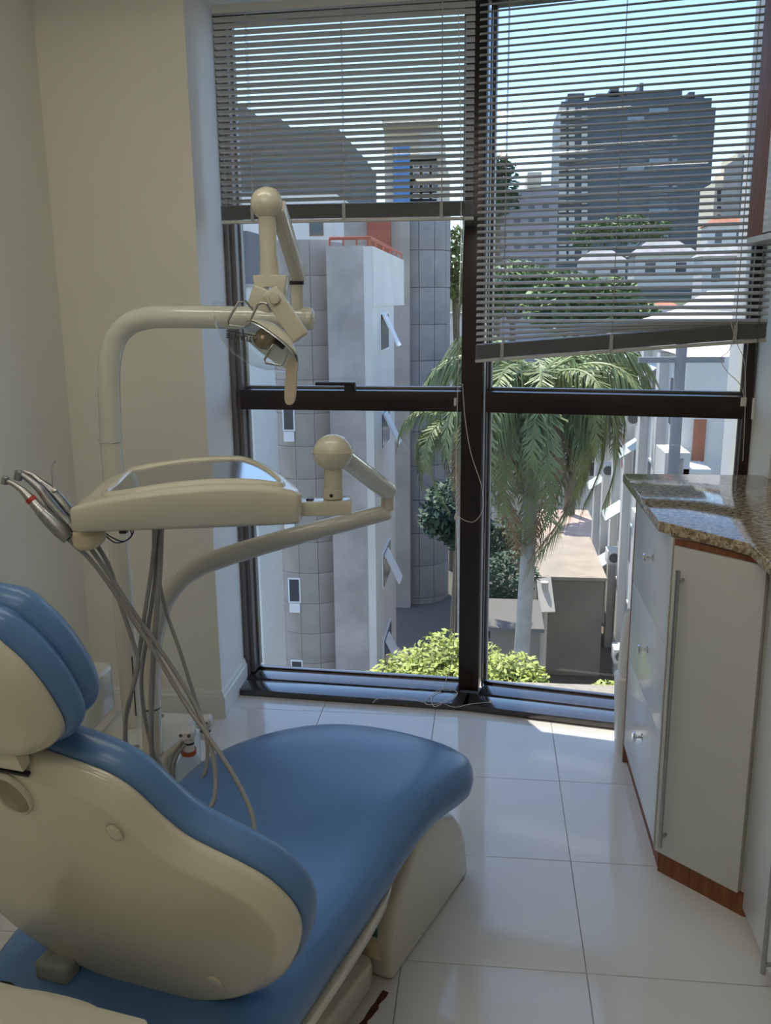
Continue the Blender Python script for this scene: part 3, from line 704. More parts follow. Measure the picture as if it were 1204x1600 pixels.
tube('drop_stub', [TB+V((0, 0, -.03)), V((-.346, 1.95, 1.160))], .0205, CREAM, it, 24, False)
lathe('drop_collar', [(.0222, 0), (.0222, .020), (.0205, .022)], V((-.346, 1.95, 1.160)), (0, 0, 1), CREAM, it, 24)
lathe('collar_screw', [(.004, 0), (.004, .002), (0, .002)], V((-.346, 1.928, 1.170)), (0, -1, 0), BLACK, it, 10)
obox('bracket_plate', V((-.365, 1.945, 1.142)), (V((.985, .17, 0)), V((-.17, .985, 0)), Z), (.060, .032, .016), CREAM, it, .004)
obox('bracket_clip', V((-.395, 1.93, 1.1595)), AX, (.008, .006, .0025), BLACK, it, .001)
# tray body
TU, TV = V((.974, .226, 0)), V((-.226, .974, 0)); TO = V((-.872, 1.762, 0)); TW, TD = .482, .285
tol = smooth_closed([(.002, .0), (.10, -.004), (.24, -.006), (.38, -.005), (.46, .0), (.479, .012), (.482, .05), (.455, .13), (.425, .20), (.395, .252), (.36, .272), (.26, .280), (.14, .277), (.06, .268), (.03, .252), (.018, .20), (.008, .10), (.0, .03)], 5)
def ztop(x, y):
    u = max(0, min(1, x/.48)); arch = 1-((u-.66)/.66)**2 if u < .66 else 1-((u-.66)/.42)**2
    return 1.172+.038*max(-.2, arch)+.012*(y/.28)
def twarp(x, y, h):
    # h: 0 bottom .. 1 rim .. below 1 again inside
    if h <= 1.2: return x, y, 1.116+(ztop(x, y)-1.116)*h
    return x, y, h-10+ztop(x, y)
def tray(nm, rings, m, par): return pillow(nm, tol, TO, TU, TV, Z, rings, m, par, twarp, 50)
tb_ = tray('tray_body', [(.012, 0.0), (.004, .03), (0, .12), (0, .86), (.003, .95), (.010, 1.0), (.022, 1.0)], CREAM, it)
# raised rim ring round the inlay
rimo = smooth_closed([(.075, .030), (.24, .026), (.40, .028), (.437, .040), (.428, .10), (.395, .18), (.36, .235), (.33, .252), (.22, .258), (.11, .252), (.085, .24), (.075, .14)], 5)
def rwarp(x, y, h): return x, y, h+ztop(x, y)
n_ = len(rimo); lo_ = [inset(rimo, d) for d in (-.012, -.010, -.004, .002, .005)]; hs_ = (-.001, .005, .010, .006, .0015); v, f = [], []
for lp, h in zip(lo_, hs_): v += [TO+TU*p[0]+TV*p[1]+Z*(ztop(*p)+h) for p in lp]
for i in range(4):
    for k in range(n_): f.append((i*n_+k, i*n_+(k+1) % n_, (i+1)*n_+(k+1) % n_, (i+1)*n_+k))
mo('tray_rim', v, f, CREAM, it, True, 80)
pillow('tray_inlay', inset(rimo, .004), TO, TU, TV, Z, [(0, -.002), (0, .0022)], TRAYTOP, it, rwarp, 40)
tube('rim_groove', [TO+TU*(.03+.40*k/10)+TV*(.004)+Z*(ztop(.03+.40*k/10, 0)-.006) for k in range(11)], .0016, CREAM_D, it, 6)
# handpiece holder
hb = at(136, 842, 1.83)
pillow('handpiece_holder', smooth_closed([(-.035, .004), (-.028, .02), (-.008, .026), (.022, .022), (.036, .006), (.028, -.014), (.004, -.024), (-.022, -.020)], 5), hb, (1, 0, 0), (0, 0, 1), (0, -1, 0), [(.010, -.03), (.002, -.024), (0, -.01), (0, .012), (.004, .022), (.012, .03)], CREAM_D, it, None, 80)
tube('wire', [at(163, 832, 1.86), at(175, 840, 1.86), at(192, 846, 1.86), at(205, 838, 1.86), at(203, 826, 1.87)], .0016, WIRE_BLUE, it, 6)
tube('wire', [at(163, 836, 1.86), at(180, 848, 1.86), at(198, 844, 1.86), at(208, 832, 1.87), at(205, 824, 1.87)], .0016, WIRE_BLUE, it, 6)
obox('wire_gland', at(193, 829, 1.87), AX, (.008, .008, .006), BLACK, it, .002)

# ---- handpieces standing in the holder, each with its hose
def hose(parent, pts, r=.0052, nm='hose'): return tube(nm, [at(*p) for p in pts], r, HOSE, parent, 10)
def along(a, b, t): return a.lerp(b, t)
h1 = thing('low_speed_handpiece', at(108, 842, 1.80), 'silver dental handpiece with a red band, lowest in the holder', 'handpiece', 'instruments in the tray holder')
A_, B_ = at(20, 750, 1.80), at(112, 846, 1.80)
tube('motor_body', [at(66, 800, 1.80), at(78, 812, 1.80), at(95, 830, 1.80), at(107, 842, 1.80)], [.0138, .0165, .0165, .0135], GUN, h1, 18, False)
tube('motor_ring', [at(62, 796, 1.80), at(72, 806, 1.80)], .0138, STEEL, h1, 18, False)
tube('neck', [at(34, 765, 1.80), at(48, 780, 1.80), at(63, 797, 1.80)], [.0075, .0105, .0125], STEEL, h1, 18, False)
tube('colour_band', [at(46.5, 778.5, 1.80), at(51.5, 784, 1.80)], .0116, RED, h1, 18, False)
tube('shank', [at(10, 751, 1.80), at(22, 757, 1.80), at(36, 767, 1.80)], [.0052, .006, .0074], STEEL, h1, 16, False)
lathe('head', [(.005, -.009), (.0082, -.0075), (.0082, .0075), (.006, .010)], at(8, 751, 1.80), (.25, .1, 1), GUN, h1, 16)
hose(h1, [(107, 842, 1.80), (122, 856, 1.81), (140, 873, 1.83), (165, 905, 1.84), (205, 965, 1.85), (245, 1025, 1.85), (290, 1100, 1.82), (340, 1172, 1.76), (374, 1228, 1.69), (394, 1275, 1.64), (398, 1310, 1.60)])
h2 = thing('high_speed_handpiece', at(118, 835, 1.82), 'slender curved silver dental handpiece in the middle of the holder', 'handpiece', 'instruments in the tray holder')
tube('body', [at(33, 741, 1.82), at(46, 750, 1.82), at(62, 764, 1.82), at(80, 788, 1.82), at(96, 806, 1.82), at(112, 822, 1.82)], [.0058, .0072, .0092, .0108, .0102, .0095], GUN, h2, 18)
tube('end_cap', [at(108, 818, 1.82), at(120, 832, 1.82)], .0104, STEEL, h2, 16, False)
lathe('head', [(.006, -.0115), (.0092, -.0095), (.0095, .0085), (.007, .0115)], at(29, 743, 1.82), (.25, .1, 1), GUN, h2, 16)
hose(h2, [(118, 830, 1.82), (140, 855, 1.84), (165, 890, 1.86), (208, 955, 1.87), (255, 1022, 1.86), (298, 1090, 1.83), (325, 1150, 1.79), (336, 1205, 1.74), (334, 1250, 1.70), (318, 1275, 1.67)])
h3 = thing('air_water_syringe', at(118, 815, 1.85), 'dental air water syringe with thin bent chrome tip', 'syringe', 'instruments in the tray holder')
tube('body', [at(62, 752, 1.85), at(78, 766, 1.85), at(100, 790, 1.85), at(118, 812, 1.85)], [.0072, .0125, .0132, .0125], GUN, h3, 18)
tube('neck', [at(34, 736, 1.85), at(50, 742, 1.85), at(64, 754, 1.85)], [.005, .0062, .0082], STEEL, h3, 14, False)
tube('tip', [at(85, 770, 1.85), at(83, 755, 1.85), at(80.5, 735, 1.85), at(81.5, 728, 1.85), at(86.5, 720, 1.85)], [.0042, .0022, .002, .002, .0022], CHROME, h3, 10)
lathe('button', [(.005, 0), (.005, .004), (0, .005)], at(84, 767, 1.84), (.3, -.6, .7), STEEL, h3, 12)
hose(h3, [(118, 812, 1.85), (150, 850, 1.87), (172, 890, 1.89), (190, 950, 1.90), (210, 1010, 1.90), (216, 1040, 1.90), (206, 1080, 1.92), (198, 1110, 1.97), (196, 1150, 2.04), (200, 1185, 2.06)])
ho = thing('unit_hose_bundle', at(243, 835, 1.90), 'grey hoses hanging from under the instrument tray', 'hose')
hose(ho, [(243, 824, 1.88), (238, 880, 1.90), (226, 960, 1.92), (214, 1040, 1.95), (204, 1090, 1.98), (196, 1130, 2.0), (194, 1180, 2.02)])
hose(ho, [(248, 824, 1.90), (243, 900, 1.92), (230, 990, 1.94), (221, 1060, 1.95), (226, 1120, 1.97), (238, 1170, 2.0), (250, 1210, 2.0)])
hose(ho, [(252, 824, 1.90), (249, 900, 1.91), (243, 980, 1.92), (238, 1060, 1.93), (236, 1150, 1.95), (240, 1200, 1.98)], .0068)
hose(ho, [(240, 824, 1.93), (242, 870, 1.94), (258, 950, 1.95), (282, 1020, 1.94), (304, 1090, 1.92), (322, 1150, 1.90), (322, 1200, 1.86), (305, 1228, 1.84), (284, 1236, 1.83)], .0046)
hose(ho, [(246, 1185, 1.98), (262, 1215, 1.93), (285, 1240, 1.86), (305, 1262, 1.80)], .0060)

# ---- suction holder with two heads and bottle
su = thing('suction_holder', at(260, 1200, 2.06), 'white suction holder with two nozzle heads beside the unit post', 'suction holder')
tube('arm', [at(250, 1205, 2.10), at(258, 1182, 2.10), at(272, 1170, 2.10), at(290, 1154, 2.10)], .009, ENAMEL, su, 14)
for (x, y, Y) in ((293, 1146, 2.10), (319, 1127, 2.16)):
    hd2 = obox('nozzle_head', at(x, y, Y), (V((.96, .2, .12)), V((-.2, .97, 0)), V((-.12, 0, .99))), (.021, .02, .012), WHITE_PL, su, .006, 3)
    for dx in (-.011, .011): lathe('valve_screw', [(.0045, 0), (.0045, .003), (0, .003)], at(x, y, Y)+V((dx, -.02, .004)), (0, -1, .2), DARKG, hd2, 10)
    tube('nozzle_body', [at(x+2, y+6, Y), at(x+2, y+26, Y)], .0145, WHITE_PL, su, 16, False)
    tube('nozzle_joint', [at(x+2, y+12, Y), at(x+2, y+15, Y)], .015, BLACK, su, 16, False)
hose(su, [(285, 1160, 2.09), (272, 1178, 2.08), (266, 1200, 2.07), (270, 1225, 2.06)], .0042)
hose(su, [(289, 1163, 2.08), (277, 1180, 2.07), (271, 1205, 2.06), (274, 1228, 2.05)], .0042)
wb = thing('water_bottle', at(296, 1230, 2.10), 'clear bottle with orange neck ring below the suction heads', 'bottle')
bp_ = at(295, 1176, 2.12)
lathe('body', [(.0, -.16), (.036, -.158), (.038, -.15), (.038, -.05), (.034, -.03), (.020, -.006), (.018, 0)], bp_, (0, 0, 1), BOTTLE, wb, 24)
lathe('neck_ring', [(.0195, -.004), (.021, 0), (.021, .010), (.0195, .013)], bp_, (0, 0, 1), ORANGE, wb, 24)

# ---- small cream cart in the near left corner
ct = thing('side_cart', (-.72, .82, 0), 'cream side cart with plain flat top in the near left corner', 'cart')
cu, cv = V((.982, -.19, 0)), V((.19, .982, 0)); co = V((-.462, 1.03, 0))
prism('top', rrect(-.50, 0, -.40, 0, .012, 4), co, cu, cv, Z, .585, .602, PAPER, ct, .004, 2)
prism('body', rrect(-.49, -.012, -.39, -.012, .02, 3), co, cu, cv, Z, .06, .585, CREAM, ct, .006, 2)
prism('rear_lip', smooth_closed([(-.33, -.02), (-.24, .008), (-.17, .016), (-.10, .012), (-.06, -.015), (-.2, -.03)], 4), co, cu, cv, Z, .565, .59, PAPER, ct, .004, 2)
for q in ((-.45, -.05), (-.05, -.05), (-.45, -.35), (-.05, -.35)):
    c_ = co+cu*q[0]+cv*q[1]+Z*.03; lathe('caster', [(.006, -.012), (.028, -.011), (.03, 0), (.028, .011), (.006, .012)], c_, cu, BLACK, ct, 16)

# ================================================================== OUTSIDE
GZ = -13.0
CONC = mat('weathered_concrete', (.38, .335, .295), .9, noise=.16, nscale=.8, detail=8, bump=.3, bscale=6)
CONC_D = mat('dark_concrete', (.26, .25, .25), .9, noise=.18, nscale=.6, detail=8)
CONC_L = mat('pale_render', (.41, .375, .345), .9, noise=.22, nscale=.9, detail=8)
WHITE_W = mat('white_stucco', (.70, .67, .62), .9, noise=.06, nscale=.5, detail=6)
PINKISH = mat('warm_white_stucco', (.80, .74, .68), .9, noise=.04, nscale=.5)
TOWER = mat('slate_cladding', (.085, .095, .11), .55, noise=.1, nscale=.3)
TOWER_L = mat('tower_sunlit_edge', (.62, .56, .50), .8)  # pale colour imitates sun on the balcony edges
DARKB = mat('grey_block_render', (.16, .16, .165), .85, noise=.1, nscale=.2)
CREAM_B = mat('cream_block_render', (.72, .62, .46), .85, noise=.05, nscale=.2)
LILAC = mat('mauve_block_render', (.36, .33, .36), .85, noise=.06, nscale=.2)
BLUEG = mat('blue_glazing', (.06, .17, .42), .15, metal=.3)
WGLASS = mat('window_dark_glass', (.05, .06, .075), .12, spec=.6)
SASH = mat('white_sash', (.80, .80, .80), .5)
SHUT = mat('orange_brown_shutter', (.36, .13, .07), .6, noise=.1, nscale=3)
RAILR = mat('red_rail', (.42, .10, .06), .6)
BRICKR = mat('red_render', (.36, .10, .06), .85, noise=.1, nscale=1)
ROOFT = mat('clay_roof', (.40, .16, .09), .85, noise=.2, nscale=2)
ROOFG = mat('grey_roof', (.36, .35, .34), .85, noise=.2, nscale=1)
GROUNDM = mat('ground', (.11, .10, .085), .95, noise=.3, nscale=.15, detail=8)
HILL = mat('hillside', (.07, .085, .045), .95, noise=.35, nscale=.05, detail=8)
LEAF_Y = mat('young_leaf', (.34, .38, .07), .55, noise=.3, nscale=3)
LEAF_G = mat('tree_leaf', (.13, .20, .05), .6, noise=.35, nscale=1)
LEAF_D = mat('dark_leaf', (.05, .10, .05), .6, noise=.35, nscale=1)
PALM_G = mat('palm_leaf', (.20, .24, .085), .5, noise=.35, nscale=1.5)
PALM_D = mat('dry_palm_leaf', (.33, .22, .11), .7, noise=.2, nscale=2)
BARK = mat('palm_bark', (.40, .37, .32), .9, noise=.15, nscale=4)
BARK2 = mat('tree_bark', (.16, .12, .08), .9, noise=.2, nscale=4)
ACW = mat('ac_white', (.70, .70, .68), .5)

g = box('ground', (-120, 4.2, GZ-.4), (120, 62, GZ), GROUNDM); plist(g)
hv = [(-600, 60, GZ), (600, 60, GZ), (600, 110, GZ+5), (-600, 110, GZ+5), (600, 330, 4), (-600, 330, 4), (600, 900, 22), (-600, 900, 22)]
plist(mo('hillside', hv, [(0, 1, 2, 3), (3, 2, 4, 5), (5, 4, 6, 7)], HILL))

def bx_px(x0, x1, yt, Y, ref=600):
    return at(x0, ref, Y).x, at(x1, ref, Y).x, at((x0+x1)/2, yt, Y).z
def rect_part(name, parent, p0, p1, material, bevel=0): return box(name, p0, p1, material, parent, bevel)
def win_front(parent, xc, zc, Y, w, h, frame=SASH, paneM=WGLASS, t=.05, cross=False):
    f = box('window', (xc-w/2, Y-t*.6, zc-h/2), (xc+w/2, Y+.02, zc+h/2), frame, parent)
    box('pane', (xc-w/2+t, Y-t*.8, zc-h/2+t), (xc+w/2-t, Y-t*.4, zc-t*.3 if cross else zc+h/2-t), paneM, f)
    if cross: box('pane', (xc-w/2+t, Y-t*.8, zc+t*.3), (xc+w/2-t, Y-t*.4, zc+h/2-t), paneM, f)
    return f
def win_side(parent, X, yc, zc, w, h, s, frame=SASH, paneM=WGLASS, t=.06):
    f = box('window', (min(X, X+s*.05), yc-w/2, zc-h/2), (max(X, X+s*.05), yc+w/2, zc+h/2), frame, parent)
    box('pane', (min(X+s*.03, X+s*.07), yc-w/2+t, zc-h/2+t), (max(X+s*.03, X+s*.07), yc+w/2-t, zc+h/2-t), paneM, f)
    return f
def arc_panels(parent, cx, cy, R, a0, a1, ncol, z1, z0, rowh, material, gap=.02, th=.12, ring=None):
    da = (a1-a0)/ncol; meshes = {}; z = z1; row = 0
    while z > z0+.05:
        h = min(rowh, z-z0)
        for c in range(ncol):
            key = (c, round(h, 3))
            ctr = V((cx, cy, z-h/2))
            if key not in meshes:
                v, f = [], []; ns = 4
                ga = gap/R/2
                for k in range(ns+1):
                    a = math.radians(a0+da*c)+ga+(math.radians(da)-2*ga)*k/ns
                    for rr in (R, R-th):
                        for zz_ in (h/2-gap/2, -h/2+gap/2): v.append(V((cx+rr*math.cos(a), cy+rr*math.sin(a), z-h/2+zz_)))
                for k in range(ns):
                    b = 4*k; f += [(b, b+1, b+5, b+4), (b+2, b+3, b+7, b+6), (b, b+2, b+6, b+4), (b+1, b+3, b+7, b+5)]
                f += [(0, 1, 3, 2), (4*ns, 4*ns+1, 4*ns+3, 4*ns+2)]
                o = mo('panel', v, f, material, parent, True, 30, ctr); meshes[key] = o.data
            else: link_mesh('panel', meshes[key], ctr, parent)
        z -= rowh; row += 1

# --- concrete apartment building: rounded stair tower, slab, rear tower
x0, x1, zt = bx_px(424, 516, 374, 28)
cb = thing('concrete_building', ((x0+x1)/2, 29, GZ), 'weathered concrete apartment block with rounded stair tower', 'building')
R_ = 1.35; cx = x1-.98
lathe('tower_core', [(R_-.10, 0), (R_-.10, zt-GZ-.05), (0, zt-GZ)], (cx, 28+R_, GZ), (0, 0, 1), CONC_D, cb, 32)
arc_panels(cb, cx, 28+R_, R_, 180, 315, 5, zt, GZ, 1.06, CONC, .012)
for (px_, py_, w, h) in ((451, 655, .40, .75), (460, 922, .42, .86), (464, 1046, .42, .70), (452, 800, .40, .75)):
    p = at(px_, py_, 27.98+R_*(1-math.sin(math.acos(max(-1, min(1, (at(px_, py_, 28).x-cx)/R_))))) )
    win_front(cb, p.x, p.z, p.y-.01, w, h, cross=False, t=.05)
    box('vent_light', (p.x-w/2+.03, p.y-.07, p.z-h/2-.34), (p.x+w/2-.03, p.y+.02, p.z-h/2-.02), SASH, cb)
sx0, sx1, szt = bx_px(514, 583, 384, 27)
box('slab_block', (sx0, 27, GZ), (sx1-.25, 33, szt), CONC_L, cb)
box('white_side_wall', (sx1-.25, 27.01, GZ), (sx1, 33, szt-.02), WHITE_W, cb)
box('overhang', (sx1-.25, 27.02, at(600, 478, 31).z), (sx1+.04, 36.6, szt-.02), WHITE_W, cb)
for yy, zz_ in ((385, 0),): pass
for py_ in (518, 668, 880, 1010):
    zc = at(590, py_, 29.6).z
    win = win_side(cb, sx1, 29.7, zc, 2.2, 1.25, 1, SASH, WGLASS, .08)
    # tilted open sash
    v = [(sx1+.08, 28.7, zc+.55), (sx1+.08, 29.6, zc+.55), (sx1+.55, 29.6, zc-.45), (sx1+.55, 28.7, zc-.45)]
    mo('open_sash', v+[(p[0]+.05, p[1], p[2]+.02) for p in v], [(0, 1, 2, 3), (4, 5, 6, 7), (0, 1, 5, 4), (1, 2, 6, 5), (2, 3, 7, 6), (3, 0, 4, 7)], SASH, win)
tube('roof_rail', [(sx0+.1, 27.1, szt+.22), (sx1-.05, 27.1, szt+.22), (sx1-.05, 36.5, szt+.22)], .05, RAILR, cb, 6, False)
for q in range(4): tube('rail_post', [(sx0+.1+q*(sx1-sx0-.15)/3, 27.1, szt), (sx0+.1+q*(sx1-sx0-.15)/3, 27.1, szt+.22)], .03, RAILR, cb, 6, False)
for q in range(5): tube('rail_post', [(sx1-.05, 28.5+q*2, szt), (sx1-.05, 28.5+q*2, szt+.22)], .03, RAILR, cb, 6, False)

x0, x1, zt = bx_px(622, 698, 330, 42)
rt = thing('dark_concrete_tower', ((x0+x1)/2, 43, GZ), 'dark grey rounded concrete tower behind the pale slab block', 'building')
R2 = (x1-x0)/2+.5; cx2 = x1-R2+.05
lathe('core', [(R2-.1, 0), (R2-.1, zt-GZ-.05), (0, zt-GZ)], (cx2, 42+R2, GZ), (0, 0, 1), CONC_D, rt, 32)
arc_panels(rt, cx2, 42+R2, R2, 200, 360, 6, zt, GZ, 1.65, CONC_D, .03)
box('red_stair_head', (at(573, 370, 41).x, 41, at(590, 395, 41).z), (at(609, 370, 41).x, 43, at(590, 335, 41).z), BRICKR, rt)
box('roof_block', (at(540, 370, 42).x, 41.5, GZ), (at(640, 370, 42).x, 45, at(590, 338, 42).z), CONC, rt)

x0, x1, zt = bx_px(330, 524, 300, 46)
pk = thing('warm_white_building', ((x0+x1)/2, 47, GZ), 'warm white block above the rounded concrete tower', 'building')
box('wall', (x0, 46, GZ), (x1, 52, zt), PINKISH, pk)
win_front(pk, at(494, 357, 46).x, at(494, 357, 46).z, 46, .7, .7, mat('brown_window_frame', (.25, .15, .09), .6), WGLASS)
win_front(pk, at(420, 330, 46).x, at(420, 330, 46).z, 46, .7, .7, bpy.data.materials['brown_window_frame'], WGLASS)

x0, x1, zt = bx_px(300, 394, 449, 18)
wn_ = thing('white_wing', ((x0+x1)/2, 18.5, GZ), 'bluish white neighbouring wing at the left edge of the left pane', 'building')
box('wall', (x0, 18, GZ), (x1, 20.0, zt), WHITE_W, wn_)
box('upper_setback', (x0, 18.6, zt), (at(388, 400, 18.6).x, 20, at(380, 366, 19.5).z), DARKB, wn_)
box('coping', (x0, 17.95, zt), (x1+.03, 20, zt+.06), CONC_L, wn_)

# --- big blocks behind the blinds
def stepped(name, label, Y, depth, steps, material, par=None):
    xs_ = [at(s[0], 300, Y).x for s in steps]+[at(s[1], 300, Y).x for s in steps]
    t = thing(name, ((min(xs_)+max(xs_))/2, Y, GZ), label, 'building')
    for (a, b, yt) in steps:
        X0, X1, z1 = bx_px(a, b, yt, Y, 300)
        box('wall', (X0, Y, GZ), (X1, Y+depth, z1), material, t)
    return t
db = stepped('grey_apartment_block', 'broad dark grey apartment block behind the left blind', 85, 20, ((250, 388, 168), (388, 442, 186), (442, 530, 202), (530, 546, 224)), DARKB)
for k in range(6):
    for c in range(5):
        p = at(360+c*36, 232+k*24, 84.95); win_front(db, p.x, p.z, 85, 1.3, .9, DARKB, mat('dull_glass', (.10, .11, .12), .3) if (k, c) == (0, 0) else bpy.data.materials['dull_glass'], .1)
crb = stepped('cream_tower', 'cream tower with a blue glazed strip behind the left blind', 130, 20, ((601, 613, 192), (613, 682, 200), (640, 692, 246)), CREAM_B)
box('blue_glazing', (at(614, 260, 129.8).x, 129.7, at(626, 420, 130).z), (at(640, 260, 129.8).x, 130, at(626, 228, 130).z), BLUEG, crb)
box('roof_slab', (at(598, 190, 129).x, 128, at(640, 200, 129).z), (at(684, 190, 129).x, 150, at(640, 187, 129).z), CREAM_B, crb)
box('white_core', (at(655, 230, 129).x, 129.2, at(655, 246, 129).z), (at(690, 230, 129).x, 140, at(672, 206, 129).z), WHITE_W, crb)
for k in range(5):
    for c in range(3):
        p = at(650+c*15, 258+k*16, 129.9); win_front(crb, p.x, p.z, 130, .9, .8, WHITE_W, WGLASS, .1)
lb = stepped('mauve_apartment_block', 'low mauve grey block left of the slate tower', 90, 15, ((772, 826, 300), (826, 872, 290)), LILAC)
box('cream_penthouse', (at(824, 280, 89).x, 89.5, at(830, 292, 89).z), (at(846, 280, 89).x, 96, at(830, 268, 89).z), CREAM_B, lb)
for k in range(6):
    for c in range(4):
        p = at(786+c*22, 322+k*22, 89.9); win_front(lb, p.x, p.z, 90, .8, .8, LILAC, bpy.data.materials['dull_glass'], .1)

tw = stepped('slate_tower', 'tall slate grey apartment tower behind the right blind', 300, 40, ((872, 915, 158), (915, 975, 152), (975, 1056, 142), (1056, 1102, 154), (1102, 1109, 168)), TOWER)
for (a, b, y0, y1) in ((886, 912, 158, 142), (930, 960, 152, 142), (950, 1034, 146, 137), (998, 1004, 140, 126), (952, 966, 140, 133), (1070, 1100, 156, 144), (1075, 1085, 146, 140)):
    box('roof_house', (at(a, 200, 300).x, 303, at(a, y0, 300).z-2), (at(b, 200, 300).x, 315, at(b, y1, 300).z), TOWER, tw)
for k in range(25):
    yy = 172+k*13.1
    for (a, b, m_) in ((873, 884, TOWER_L), (888, 897, TOWER_L), (908, 917, TOWER_L)):
        p, q = at(a, yy, 299.5), at(b, yy, 299.5)
        box('balcony', (p.x, 298.6, p.z-.55), (q.x, 300, p.z+.55), m_, tw)
    for (a, b) in ((980, 1006), (1014, 1044), (1050, 1058)):
        if (k*7+a) % 5 == 0: continue
        p, q = at(a, yy, 299.5), at(b, yy, 299.5)
        box('window_band', (p.x, 299.7, p.z-.5), (q.x, 300, p.z+.5), bpy.data.materials['dull_glass'] if (k+a) % 3 else mat('sky_pane', (.25, .28, .33), .2) if k == 0 else (bpy.data.materials.get('sky_pane') or WGLASS), tw)
for (nm, lab, Y, steps, m_) in (('pale_highrise', 'slim pale highrise with stepped top at the right of the slate tower', 220, ((1116, 1138, 284), (1138, 1152, 262), (1148, 1158, 238)), CREAM_B), ('grey_highrise', 'grey highrise at the far right behind the right blind', 200, ((1156, 1230, 242),), DARKB)):
    b = stepped(nm, lab, Y, 15, steps, m_)
    for k in range(7):
        for c in range(2):
            p = at(steps[0][0]+7+c*10, 300+k*13, Y-.1); win_front(b, p.x, p.z, Y, 1.1, 1.2, m_, WGLASS, .1)

# --- houses on the hillside seen through the right blind
def house(label, xa, xb, yt, yb, Y, wallm, roofm, rh=.25, wins=2, cat='house'):
    X0, X1 = at(xa, 450, Y).x, at(xb, 450, Y).x; z1 = at((xa+xb)/2, yt, Y).z; z0 = at((xa+xb)/2, yb, Y).z; D = (X1-X0)*.8
    t = thing('house', ((X0+X1)/2, Y+D/2, z0), label, cat, 'houses below the slate tower')
    box('wall', (X0, Y, z0), (X1, Y+D, z1), wallm, t)
    H = (X1-X0)*rh; e = .06*(X1-X0)
    v = [(X0-e, Y-e, z1), (X1+e, Y-e, z1), (X1+e, Y+D+e, z1), (X0-e, Y+D+e, z1), (X0+(X1-X0)*.25, Y+D/2, z1+H), (X1-(X1-X0)*.25, Y+D/2, z1+H)]
    mo('roof', v, [(0, 1, 5, 4), (1, 2, 5), (2, 3, 4, 5), (3, 0, 4), (0, 1, 2, 3)], roofm, t)
    for k in range(wins):
        xc = X0+(X1-X0)*(k+.5)/wins; win_front(t, xc, (z0+z1)/2+.1*(z1-z0), Y, (X1-X0)/wins*.4, (z1-z0)*.4, SASH, WGLASS, .08)
    return t
HS = (('white house with grey roof left of the slate tower foot', 768, 850, 428, 470, 75, WHITE_W, ROOFG),
      ('pale house under the slate tower foot', 905, 975, 408, 450, 110, PINKISH, ROOFG),
      ('white house with wide wall under the slate tower', 990, 1085, 398, 452, 100, WHITE_W, ROOFG),
      ('clay roofed house below the grey highrise', 1100, 1165, 352, 400, 120, PINKISH, ROOFT),
      ('white apartment house below the clay roofed house', 1095, 1180, 400, 470, 85, WHITE_W, ROOFG),
      ('low house with bright orange roof above the blind stack', 1022, 1064, 482, 505, 60, WHITE_W, mat('orange_roof', (.62, .20, .12), .8)),
      ('long white shed right of the palms', 940, 1020, 500, 560, 54, WHITE_W, ROOFG),
      ('white villa at the right edge above the blind stack', 1090, 1190, 478, 540, 45, WHITE_W, mat('pale_roof', (.62, .58, .54), .85)),
      ('pale house with grey roof between the palms', 870, 945, 470, 520, 66, PINKISH, ROOFG))
for (lab, *a) in HS: house(lab, *a)

# --- white building along the right, its street side seen at a slant
wbd = thing('white_apartment_building', (7.0, 30, GZ), 'long white apartment building receding at the right with piers and awnings', 'building')
XF = 5.35; ZR = .10
box('wall', (XF, 19, GZ), (12, 44, ZR), WHITE_W, wbd)
v = [(XF-.3, 18.8, ZR), (12, 18.8, ZR), (12, 44.2, ZR), (XF-.3, 44.2, ZR), (8.6, 18.8, ZR+1.0), (8.6, 44.2, ZR+1.0)]
mo('roof', v, [(0, 1, 4), (1, 2, 5, 4), (2, 3, 5), (3, 0, 4, 5), (0, 1, 2, 3)], bpy.data.materials['pale_roof'], wbd)
for k in range(9):
    yy = 19.4+k*3.0; box('pier', (XF-.28, yy-.25, GZ), (XF, yy+.25, ZR-.1), WHITE_W, wbd)
for fl_ in range(4):
    zc = -1.35-fl_*3.0
    for k in range(8):
        yy = 20.9+k*3.0
        win_side(wbd, XF, yy, zc, 1.2, 1.5, -1, SASH, SHUT if (k*3+fl_) % 4 == 0 else WGLASS, .08)
        if (k+fl_) % 3 == 1:
            a = box('air_conditioner', (XF-.55, yy-.45, zc-1.45), (XF-.06, yy+.35, zc-.9), ACW, wbd, .02)
            lathe('fan_grille', [(.2, 0), (.2, .02), (0, .02)], (XF-.30, yy-.45, zc-1.17), (0, -1, 0), DARKG, a, 16)
        if (k*5+fl_*2) % 7 in (1, 4):
            q = [(XF-.02, yy-.8, zc+.95), (XF-.02, yy+.8, zc+.95), (XF-.75, yy+.8, zc+.45), (XF-.75, yy-.8, zc+.45)]
            mo('awning', q+[(p[0], p[1], p[2]-.05) for p in q], [(0, 1, 2, 3), (4, 5, 6, 7), (0, 1, 5, 4), (1, 2, 6, 5), (2, 3, 7, 6), (3, 0, 4, 7)], mat('awning_grey', (.50, .56, .56), .6) if 'awning_grey' not in bpy.data.materials else bpy.data.materials['awning_grey'], wbd)
